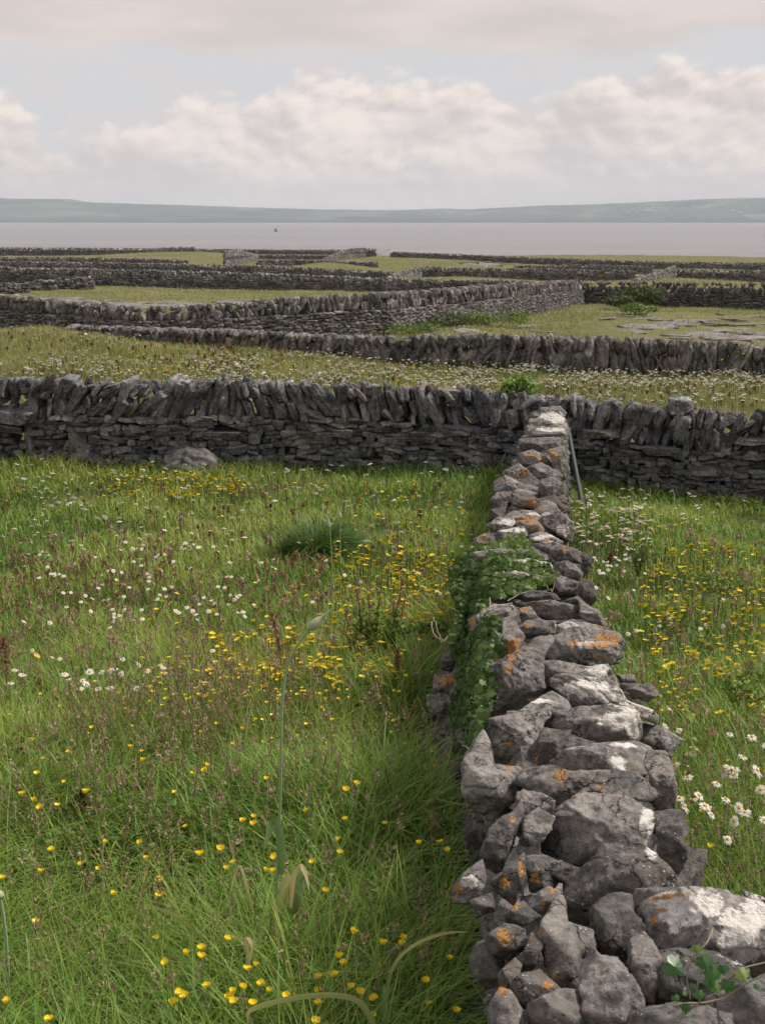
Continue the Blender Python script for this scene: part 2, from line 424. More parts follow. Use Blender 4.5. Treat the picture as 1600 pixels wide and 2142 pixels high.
def build_hills():
    prof = [(-900,415),(-500,412),(-200,416),(0,418),(90,419),(110,424),(200,427),(330,430),(500,435),(650,439),(780,441),(860,440),(930,437),(1000,439),(1060,436),(1150,432),(1280,429),(1400,424),(1500,420),(1600,417),(1900,412),(2400,415)]
    px = np.linspace(-900, 2400, 420); ht = np.interp(px, [p[0] for p in prof], [p[1] for p in prof])
    base = 8420.
    xs = (px-CX)/F*base*1.02
    H = (461-ht)/F*9600*1.0 + CAMZ
    rows = np.linspace(0, 1, 26); V = []
    for r_ in rows:
        s = r_
        prof_h = H*(np.sin(s*math.pi/2)**.85) if r_ > 0 else H*0-4
        y = base + s*1200 + (fbm(np.stack([xs/900, xs*0+3, xs*0], -1), 3, 3)*90 if r_ < .5 else 0)
        z = prof_h + (fbm(np.stack([xs/260, xs*0+s*6, xs*0], -1), 4, 9)*7*math.sin(s*math.pi) + fbm(np.stack([xs/60, xs*0+s*6, xs*0], -1), 2, 19)*2.2*(s > .9))
        if r_ == 0: z = xs*0-3
        V.append(np.stack([xs*(1+s*.14*0), np.broadcast_to(y, xs.shape), z], -1))
    for q in (1.6, 2.6):
        V.append(np.stack([xs, xs*0+base+1200*q, H*(.9 if q < 2 else -.1)], -1))
    V = np.array(V); n, k = V.shape[:2]; I = np.arange(n*k).reshape(n, k)
    f = np.stack([I[:-1, :-1], I[:-1, 1:], I[1:, 1:], I[1:, :-1]], -1).reshape(-1, 4)
    m, nt, o = new_mat('far_fields'); P = posn()
    sx = nt.nodes.new('ShaderNodeSeparateXYZ'); nt.links.new(P.s, sx.inputs[0]); hz = E(sx.outputs[2])
    mp = nt.nodes.new('ShaderNodeMapping'); nt.links.new(P.s, mp.inputs[0]); mp.inputs['Scale'].default_value = (.0045, .004, .012)
    cell = E.voro(E(mp.outputs[0]), 1.0, 'F1', out=1); cs = nt.nodes.new('ShaderNodeSeparateColor'); nt.links.new(cell.s, cs.inputs[0])
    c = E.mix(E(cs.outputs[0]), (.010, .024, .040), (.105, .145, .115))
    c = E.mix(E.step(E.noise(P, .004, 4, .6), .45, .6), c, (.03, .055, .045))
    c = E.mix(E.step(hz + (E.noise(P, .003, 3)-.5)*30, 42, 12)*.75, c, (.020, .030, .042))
    principled(nt, o, c, .95, .1)
    ob = mesh_np('hills', V.reshape(-1, 3), [f], m, smooth=True); tag(ob, kind='structure')
    return lambda x_px, row: None
build_hills()
# ------------------------------------------------------------------ stones
def ico(level):
    bm = bmesh.new(); bmesh.ops.create_icosphere(bm, subdivisions=level, radius=1.0)
    bm.verts.ensure_lookup_table()
    V = np.array([v.co[:] for v in bm.verts]); Fc = np.array([[v.index for v in f.verts] for f in bm.faces]); bm.free()
    return V/np.linalg.norm(V, axis=1)[:, None], Fc
ICO = {l: ico(l) for l in (1, 2, 3, 4, 5, 6)}
def rock_template(level, seed, kind='slab'):
    """unit stone inside [-1,1]^3: random cut planes, softened edges, small relief"""
    r = np.random.RandomState(seed); d, f = ICO[level]
    N = []; H = []
    for ax in range(3):
        for s in (-1, 1):
            v = np.zeros(3); v[ax] = s; v += r.normal(0, .13, 3); v /= np.linalg.norm(v); N.append(v); H.append(r.uniform(.80, .98))
    for _ in range(7):
        v = r.normal(0, 1, 3); v /= np.linalg.norm(v); N.append(v); H.append(r.uniform(.95, 1.35))
    N = np.array(N); H = np.array(H)
    q = np.maximum(d@N.T, 1e-3)/H; p = 34 if level > 2 else 20
    rr = (q**p).sum(1)**(-1/p)
    V = d*rr[:, None]
    if level >= 3: V = V*(1+.07*fbm(V*2.2+seed, 3, seed)[:, None])
    V += d*(fbm(V*np.array([1.5, 1.5, 5.])+seed*3, 3, seed+5)*.055)[:, None]
    return V, f
TPL = {l: [rock_template(l, 100*l+i) for i in range(14)] for l in (1, 2, 3, 4)}
def rotm(rx, ry, rz):
    cx, sx, cy, sy, cz, sz = math.cos(rx), math.sin(rx), math.cos(ry), math.sin(ry), math.cos(rz), math.sin(rz)
    X = np.array([[1, 0, 0], [0, cx, -sx], [0, sx, cx]]); Y = np.array([[cy, 0, sy], [0, 1, 0], [-sy, 0, cy]]); Z = np.array([[cz, -sz, 0], [sz, cz, 0], [0, 0, 1]])
    return Z@Y@X
class Batch:
    def __init__(s): s.V = []; s.F = []; s.t = []; s.w = []; s.o = []; s.n = 0
    def add(s, V, f, tone=1., white=0., orange=0.):
        s.V.append(V); s.F.append(f+s.n); s.n += len(V)
        for l, v in ((s.t, tone), (s.w, white), (s.o, orange)): l.append(np.broadcast_to(v, (len(V),)))
    def stone(s, lvl, c, half, rot, basis, **k):
        V, f = TPL[lvl][R.randrange(14)]
        V = (V*np.array(half))@rotm(*rot).T@basis.T+np.array(c)
        s.add(V, f, **k)
    def build(s, name, mat, parent=None, smooth=False):
        return mesh_np(name, np.concatenate(s.V), [np.concatenate(s.F)], mat, {'tone': np.concatenate(s.t), 'white': np.concatenate(s.w), 'orange': np.concatenate(s.o)}, smooth, parent)
class Path:
    def __init__(s, st):
        s.P = np.array([world(a, b, d) for a, b, t, d in st]); s.T = np.array([world(a, t, d) for a, b, t, d in st])
        L = np.hypot(*np.diff(s.P[:, :2], axis=0).T); s.c = np.concatenate([[0], np.cumsum(L)]); s.L = s.c[-1]
    def at(s, q):
        p = np.array([np.interp(q, s.c, s.P[:, i]) for i in range(3)]); top = np.interp(q, s.c, s.T[:, 2])
        e = .5; a = np.array([np.interp(min(s.L, q+e), s.c, s.P[:, i])-np.interp(max(0, q-e), s.c, s.P[:, i]) for i in (0, 1)]); a /= np.linalg.norm(a)
        B = np.array([[a[0], -a[1], 0], [a[1], a[0], 0], [0, 0, 1.]])     # columns: along, across, up
        return p, top, B
def tone(): return R.choice([.6, .8, 1, 1, 1.15, 1.4])*R.uniform(.85, 1.15)
def core(P, name_mat, batch, thick=.13, frac=.55):
    # loose dark hearting inside the wall, so that no light leaks through the courses
    q = 0
    while q < P.L:
        p, top, B = P.at(q); h = (top-p[2])*frac
        batch.stone(1, p+np.array([0, 0, h*.45]), (.35, thick, h*.6), (R.uniform(-.1, .1), R.uniform(-.1, .1), 0), B, tone=.45)
        q += .38
def dry_wall(key, lab, mat, cat='dry-stone wall', sc=1.0, lvl=2, cope=.48, dens=1.0, white=0.0, toneb=1.0, body=True):
    P = Path(WALLS[key]); root = empty('dry_stone_wall', lab, cat, tuple(P.P[len(P.P)//2]), None)
    org = np.array(root.location)
    cb, bb = Batch(), Batch()
    def hgt(q):
        p, top, B = P.at(q); return p, max(.25, top-p[2]), B
    core(P, None, bb, .12, 1-cope*.75)
    if body:
        row = -.10
        while row < .95*(1-cope)*1.6:
            rh = R.uniform(.07, .13)*sc; q = -.1
            while q < P.L:
                wd = R.uniform(.14, .42)*sc; p, h, B = hgt(min(max(q+wd/2, 0), P.L))
                z = row+rh/2+math.sin(q*1.7+row*9)*.025*sc
                if z < h*(1-cope)+.03:
                    for side in ((-1,) if sc > 2 else (-1, 1)):
                        c = p+B@np.array([0, side*R.uniform(.10, .16), z+R.uniform(-.02, .02)*sc])
                        bb.stone(lvl if side < 0 else 1, c, (wd*.56, .17, rh*R.uniform(.5, .66)), (R.uniform(-.12, .12), R.uniform(-.14, .14), R.uniform(-.15, .15)), B, tone=tone()*toneb*.9, white=white+R.uniform(-.15, .1))
                q += wd*.92
            row += rh*.88
    # upright coping stones set on edge, two loose tiers leaning against each other
    lean = 0.
    q = 0.
    while q < P.L:
        p, h, B = hgt(q); ch = h*cope; w_ = R.uniform(.09, .20)*sc
        lean = lean*.6+.22*math.sin(q*1.1+math.sin(q*.37)*3)*.4+R.gauss(0, .16 if body else .24)
        for tier in ((0, 1) if R.random() < (.62 if body else .85) else (0,)):
            hh = ch*(R.uniform(.52, .75) if tier == 0 else R.uniform(.32, .5))
            zc = h-ch+hh*.48 if tier == 0 else h-hh*.42+R.uniform(-.06, .05)*sc
            if tier == 0 and R.random() > .70: hh = ch*R.uniform(.8, 1.1); zc = h-hh*.45
            c = p+B@np.array([R.uniform(-.03, .03), R.uniform(-.12, .12), zc])
            cb.stone(lvl, c, (w_*R.uniform(.42, .60)*(1.0 if body else R.choice([1, 1, 1.5, 2.0])), R.uniform(.15, .24), hh*.52), (R.uniform(-.2, .2), lean+R.gauss(0, .16)+(.5 if R.random() < .08 else 0), R.uniform(-.5, .5)), B, tone=tone()*toneb, white=white+R.uniform(-.2, .18))
        q += w_*(.62/dens)
    if not body:     # a second rank of slabs behind the first closes the gaps
        q = .1
        while q < P.L:
            p, h, B = hgt(q); w_ = R.uniform(.10, .2)*sc; hh = h*R.uniform(.62, .85)
            cb.stone(lvl, p+B@np.array([0, .16, hh*.45]), (w_*.55, .14, hh*.55), (R.uniform(-.1, .1), R.gauss(0, .25), R.uniform(-.3, .3)), B, tone=tone()*.85, white=R.uniform(-.2, .1)); q += w_*.75
    for b in (cb, bb):
        b.V = [v-org for v in b.V]
    if cb.n: cb.build('coping', mat, root)
    if bb.n: bb.build('coursework', mat, root)
    return root
dry_wall('second', 'low dry-stone wall of leaning upright slabs behind the daisy meadow, second back from the camera', M['mid'], lvl=2, cope=.95, body=False, dens=1.25, sc=.8, white=.06)
dry_wall('oblique', 'long pale grey dry-stone wall running slantwise behind the low slab wall', M['pale'], lvl=2, cope=.42, sc=1.0, white=.14, dens=.9)
dry_wall('right_dark', 'dark dry-stone wall beyond the bramble mounds, meeting the corner of the pale slanting wall', M['mid'], lvl=1, cope=.45, sc=1.1)
dry_wall('long_dark', 'long dark dry-stone wall behind the grass strip above the pale slanting wall', M['far'], lvl=1, cope=.42, sc=1.4, toneb=1.15)
dry_wall('pale_end', 'short pale stub of dry-stone wall in front of the long dark wall', M['pale'], lvl=1, cope=.5, sc=1.6, white=.2)
dry_wall('left_low', 'short low dry-stone wall at the left edge, beside the pale wall stub', M['mid'], lvl=1, cope=.5, sc=1.5)
for key, lab, mt, wh in (
  ('fifth_left', 'dark dry-stone wall directly behind the long dark wall on its left half', 'far', 0),
  ('slope_mid', 'short pale ramp of wall rising beside the dark wall near the middle', 'pale', .25),
  ('fifth_mid', 'dark dry-stone wall between the two short pale ramps of wall', 'far', .02),
  ('slope_right', 'pale ramp of wall rising to a peak at the right of the far fields', 'pale', .25),
  ('fifth_right', 'dark dry-stone wall running right from the peak of the pale ramp', 'far', 0),
  ('sixth_left', 'far dark wall ending at the small bright green patch of field', 'far', .05),
  ('sixth_right', 'thin far wall just above the dark wall between the pale ramps', 'far', 0),
  ('sixth_mid', 'far dark wall to the right of the bright green patch', 'far', 0),
  ('thin_mid', 'very thin dark wall line in the far olive field', 'far', 0),
  ('coast_left', 'last dark wall along the shore on the left of the gate', 'far', -.1),
  ('pale_mound', 'low pale mound of stones on the shore wall', 'pale', .25),
  ('pale_slope_left', 'steep pale ridge of wall descending right of the green patch', 'pale', .25),
  ('pale_slope_centre', 'pale ridge of wall climbing towards the gate by the shore', 'pale', .22),
  ('dark_stub', 'dark square wall end standing beside the gate', 'far', -.1),
  ('coast_right', 'last dark wall along the shore on the right of the gate', 'far', -.1)):
    dry_wall(key, lab, M[mt], lvl=1, cope=.5, sc=1.6 if WALLS[key][0][3] > 200 else 1.4, white=wh+.05, toneb=1.2)

# ------------------------------------------------------------------ the cross wall: every visible coping stone a part
def cross_wall():
    P = Path(WALLS['cross']); root = empty('dry_stone_wall', 'dark dry-stone wall crossing the whole view, small flat courses under upright coping stones', 'dry-stone wall', tuple(P.P[5]))
    org = np.array(root.location); mat = M['cross']; bb = Batch(); up = []; extra = Batch()
    qx = lambda px: np.interp(px, [s[0] for s in WALLS['cross']], P.c)
    # upright pillar slabs, the boulder and big blocks (px centre, py centre, w, h)
    special = [(170,930,34,92,.12,0),(70,925,22,96,.1,0),(4,955,20,70,.1,0),(848,940,15,84,.1,.04),(590,955,14,52,.1,0),(1500,1005,14,70,.1,.06),(940,962,20,60,.09,0),(1022,965,26,52,.1,0),
               (535,908,30,38,.1,.1),(775,930,20,58,.1,0),(1222,918,34,50,.14,.05),(1290,975,20,50,.12,0),(380,915,26,30,.1,0),
               (28,855,84,26,.2,.12),(22,880,62,18,.2,.1),(322,866,98,15,.17,.02),(425,868,62,26,.2,.05),(80,872,40,14,.15,0),(470,893,70,14,.18,0),(947,886,58,25,.16,.02),(1390,940,84,18,.2,.04),(1265,905,58,18,.18,0),(1420,948,38,24,.16,.15),(1570,918,66,13,.2,.04),(880,895,44,20,.16,0),(1320,945,52,20,.16,0),
               (1580,950,60,14,.16,.05),(870,916,70,12,.18,0),(290,884,52,12,.2,0),(720,905,40,24,.16,0)]
    taken = []
    for px, py, w, h, th, rt in special:
        q = qx(px); p, top, B = P.at(q); D = p[1]; k = D/F
        c = world(px, py, D-.06) if py > 900 else world(px, py+12, D-.06); bb.stone(4, c, (w*k*.53, th+.10, h*k*.53), (R.uniform(-.05, .05), rt, 0), B, tone=R.uniform(.85, 1.15), white=R.uniform(-.1, .1)); taken.append((px, py, w*.36, h*.40))
    hole = (45, 903, 20, 17)
    def free(px, py):
        if abs(px-hole[0]) < hole[2] and abs(py-hole[1]) < hole[3]: return False
        return not any(abs(px-a) < w and abs(py-b) < h for a, b, w, h in taken)
    # flat coursed stones
    q = 0
    row = -.12
    while row < .80:
        rh = R.uniform(.050, .095); q = 0
        while q < P.L:
            wd = R.choice([R.uniform(.08, .16), R.uniform(.12, .26), R.uniform(.16, .36)]); qq = min(q+wd/2, P.L)
            p, top, B = P.at(qq); h = top-p[2]
            z = row+rh/2+fbm(np.array([[qq*1.3, row*3, 0]]), 2, 2)[0]*.05
            if z < h*.60:
                c0 = p+np.array([0, 0, z]); a, b = pix(c0)
                if -300 < a < 1900 and not (abs(a-hole[0]) < hole[2] and abs(b-hole[1]) < hole[3]):
                    for side in ((-1, 1) if free(a, b) else (1,)):
                        c = p+B@np.array([0, side*R.uniform(.10, .15), z+R.uniform(-.012, .012)])
                        bb.stone(3 if side < 0 else 1, c, (wd*.55, .16, rh*R.uniform(.48, .70)), (R.uniform(-.12, .12), R.gauss(0, .12), R.uniform(-.12, .12)), B, tone=tone()*R.uniform(.8, 1.1), white=R.uniform(-.2, .1))
            q += wd*.93
        row += rh*.86
    # hearting
    q = 0
    while q < P.L:
        p, top, B = P.at(q); h = (top-p[2])
        a, b = pix(p)
        if abs(a-hole[0]) > 34: bb.stone(1, p+np.array([0, 0, h*.26]), (.3, .12, h*.42), (0, 0, 0), B, tone=.4)
        q += .33
    # coping
    n = 0; cop = []
    lean = .1; q = 0.
    while q < P.L:
        p, top, B = P.at(q); h = top-p[2]; a, b = pix(p)
        ch = h*.43; w_ = R.choice([R.uniform(.05, .08), R.uniform(.06, .11), R.uniform(.09, .15)])
        tgt = .30*math.sin(a/170.)+(.25 if 150 < a < 420 else 0)-(.28 if 520 < a < 700 else 0)-(.22 if 950 < a < 1080 else 0)+(.35 if a > 1500 else 0)
        lean = lean*.5+tgt*.5+R.gauss(0, .16)
        mode = R.random()
        tiers = [(R.uniform(.78, 1.08), .5)] if mode < .22 else ([(R.uniform(.45, .62), .25), (R.uniform(.38, .56), .74)] if mode < .8 else [(R.uniform(.3, .4), .14), (R.uniform(.34, .42), .46), (R.uniform(.3, .42), .82)])
        for ti, (fh, fc) in enumerate(tiers):
            hh = ch*fh; zc = h-ch+ch*fc+R.uniform(-.02, .03)+(.05 if R.random() < .12 else 0)
            c = p+B@np.array([R.uniform(-.03, .03), R.uniform(-.12, .10), zc]); ca, cb_ = pix(c)
            big = (max(w_*R.uniform(.40, .56), hh*.13), R.uniform(.13, .20), hh*.56)
            rt = (R.uniform(-.15, .15), lean+R.gauss(0, .13)+(ti*R.gauss(0, .25)), R.uniform(-.4, .4))
            if ca > 120 or free(ca, cb_+10): cop.append((ca, c, big, rt, B, tone(), R.uniform(-.15, .14)+(.15 if R.random() < .12 else 0)))
        q += w_*.56
    # some lying on top, and the big pale block on the right
    for px, py, w, h in ((1421,846,50,30),(150,800,30,26),(60,803,22,30),(1210,842,22,26),(1170,846,40,16),(940,822,44,20),(1340,862,30,22)):
        p, top, B = P.at(qx(px)); k = p[1]/F; cop.append((px, world(px, py, p[1]), (w*k*.55, .17, h*k*.55), (R.uniform(-.1, .1), R.uniform(-.15, .15), R.uniform(-.3, .3)), B, 1.25, .12 if px != 1421 else .32))
    seen = [c for c in cop if -30 < c[0] < 1630]; R.shuffle(seen); seen.sort(key=lambda c: -c[2][0]*c[2][2]); solo = set(id(c) for c in seen[:98])
    for c in cop:
        if id(c) in solo:
            s = Batch(); s.stone(4, c[1]-org, c[2], c[3], c[4], tone=c[5], white=c[6]); s.build('coping_stone', mat, root)
        else: extra.stone(3, c[1]-org, c[2], c[3], c[4], tone=c[5], white=c[6])
    bb.V = [v-org for v in bb.V]
    o = bb.build('coursework', mat, root); tag(o, kind='stuff')
    o = extra.build('coping_stones', mat, root); tag(o, kind='stuff')
cross_wall()

# grey boulder at the foot of the cross wall
def boulder(px, py, w, h, D, lab, mat, white=.1, depth=.28):
    d, f = ICO[5]; k = D/F; b = Batch()
    V = d*(1+.42*fbm(d*1.7+9, 3, 4)+.12*fbm(d*6, 3, 8))[:, None]; V = V*np.array([w*k*.5, depth, h*k*.62]); c = world(px, py, D)
    b.add(V, f, .95, white, 0); o = b.build('boulder', mat, smooth=True); o.location = c; tag(o, lab, 'boulder')
boulder(402, 985, 128, 74, 18.60, 'large rounded pale boulder at the foot of the dark cross wall', M['mid'], .02)

# ------------------------------------------------------------------ the near wall, stone by stone
def wcx(D): return np.interp(D, [1.2, 2.1, 2.6, 3.4, 6.3, 10, 13, 16.5, 18.6], [.46, .46, .45, .51, .76, 1.13, 1.52, 2.03, 2.30])
def wbat(D): return .04+.40*math.exp(-((D-7.0)/1.4)**2)
TOPD = [2.0, 2.46, 3.53, 4.4, 5.7, 7.9, 10.0, 13.0, 16.5, 18.6]
TOPZ = [-1.22, -1.33, -1.52, -1.62, -1.76, -1.97, -2.12, -2.32, -2.40, -2.52]
def wtop(D): return np.interp(D, TOPD, TOPZ)
def wall_depth(px, py):
    """distance along the view (y) at which the pixel's ray meets the idealised near wall"""
    r = ray(px, py); best = None
    for D in np.exp(np.linspace(math.log(1.7), math.log(19), 900)):
        t = D/r[1]; x = r[0]*t; z = r[2]*t; dx = x-wcx(D); tz = wtop(D)
        if z < tz and -.27-(tz-z)*wbat(D) < dx < .27+(tz-z)*.08: return D
    # beside the prism: take the distance where the ray sinks 0.25 below the wall top
    for D in np.exp(np.linspace(math.log(1.7), math.log(19), 900)):
        t = D/r[1]
        if r[2]*t < wtop(D)-.16: return D
    return 6.0
def z3(x, y): return (850+x/2.1333, 850+y/2.1333)
def z4(x, y): return (850+x/2.1333, 1300+y/2.1333)
def z5(x, y): return (900+x/2.2857, 1600+y/2.2857)
WB = [(z4, 800,300,120,40),(z4,900,330,100,35),(z4,1000,372,70,25),(z4,1062,402,42,22),(z4,740,300,60,25),(z4,850,225,52,34),(z4,950,440,85,34),(z4,1000,410,30,25),(z4,1010,480,25,40),(z4,940,628,44,36),(z4,985,548,70,14),(z4,712,16,40,14),(z4,850,98,80,10),
      (z4,1075,890,36,60),(z4,1092,990,24,60),(z4,690,858,42,12),(z4,600,352,50,14),(z5,190,560,40,34),(z5,1180,690,80,70),(z5,1330,672,60,60),(z5,1470,760,90,70),(z5,1550,700,50,80),(z5,1500,900,70,60),(z5,1230,730,60,50),(z5,1170,760,30,50),(z5,1420,860,50,50),
      (z3,640,50,70,25),(z3,350,592,50,22),(z3,620,590,60,16),(z3,560,715,90,30),(z3,440,515,44,14),(z3,470,550,60,12),(z3,330,655,42,14),(z3,695,555,25,25),(z3,640,110,70,14),(z3,590,480,70,8),(z3,640,720,30,22)]
OB = [(z4,745,98,22,16),(z4,885,70,50,18),(z4,860,102,70,15),(z4,930,80,20,30),(z4,870,160,16,9),(z4,475,110,32,35),(z4,465,160,16,40),(z4,455,210,16,20),(z4,180,265,55,30),(z4,225,300,20,30),(z4,690,685,30,30),(z4,857,740,14,8),(z4,735,788,14,8),(z4,1045,405,24,10),(z4,575,610,16,18),(z4,460,640,28,18),(z4,665,343,28,9),(z4,720,268,16,8),(z4,535,20,14,10),(z4,455,545,20,10),(z4,860,20,40,5),
      (z5,360,560,36,30),(z5,435,490,14,40),(z5,600,590,30,16),(z5,500,540,18,34),(z5,395,260,14,14),(z5,400,670,40,22),(z5,355,820,36,36),(z5,560,1055,28,22),(z5,590,1010,18,16),(z5,1080,635,90,10),(z5,1180,622,70,10),(z5,1070,745,20,30),(z5,1105,695,28,12),(z5,740,1190,18,14),(z5,340,1080,28,32),(z5,130,600,26,34),(z5,515,800,16,12),(z5,540,660,14,24),(z5,620,680,14,18),
      (z3,625,200,20,13),(z3,660,215,14,20),(z3,550,222,28,11),(z3,600,235,22,10),(z3,420,322,15,11),(z3,518,300,22,12),(z3,520,350,28,9),(z3,560,430,48,16),(z3,540,505,48,12),(z3,575,538,38,11),(z3,350,590,28,16),(z3,640,592,30,9),(z3,295,960,22,22),(z3,525,905,16,12),(z3,590,880,40,6),(z3,690,640,30,8)]
def blobs(px, py, L):
    v = np.full(len(px), -.35)
    for zf, x, y, rx, ry in L:
        cx, cy = zf(x, y); k = 2.2; d = np.hypot((px-cx)/(rx/k*1.25), (py-cy)/(ry/k*1.25)); v = np.maximum(v, 1.22-d*.85)
    return np.clip(v, -.35, .9)
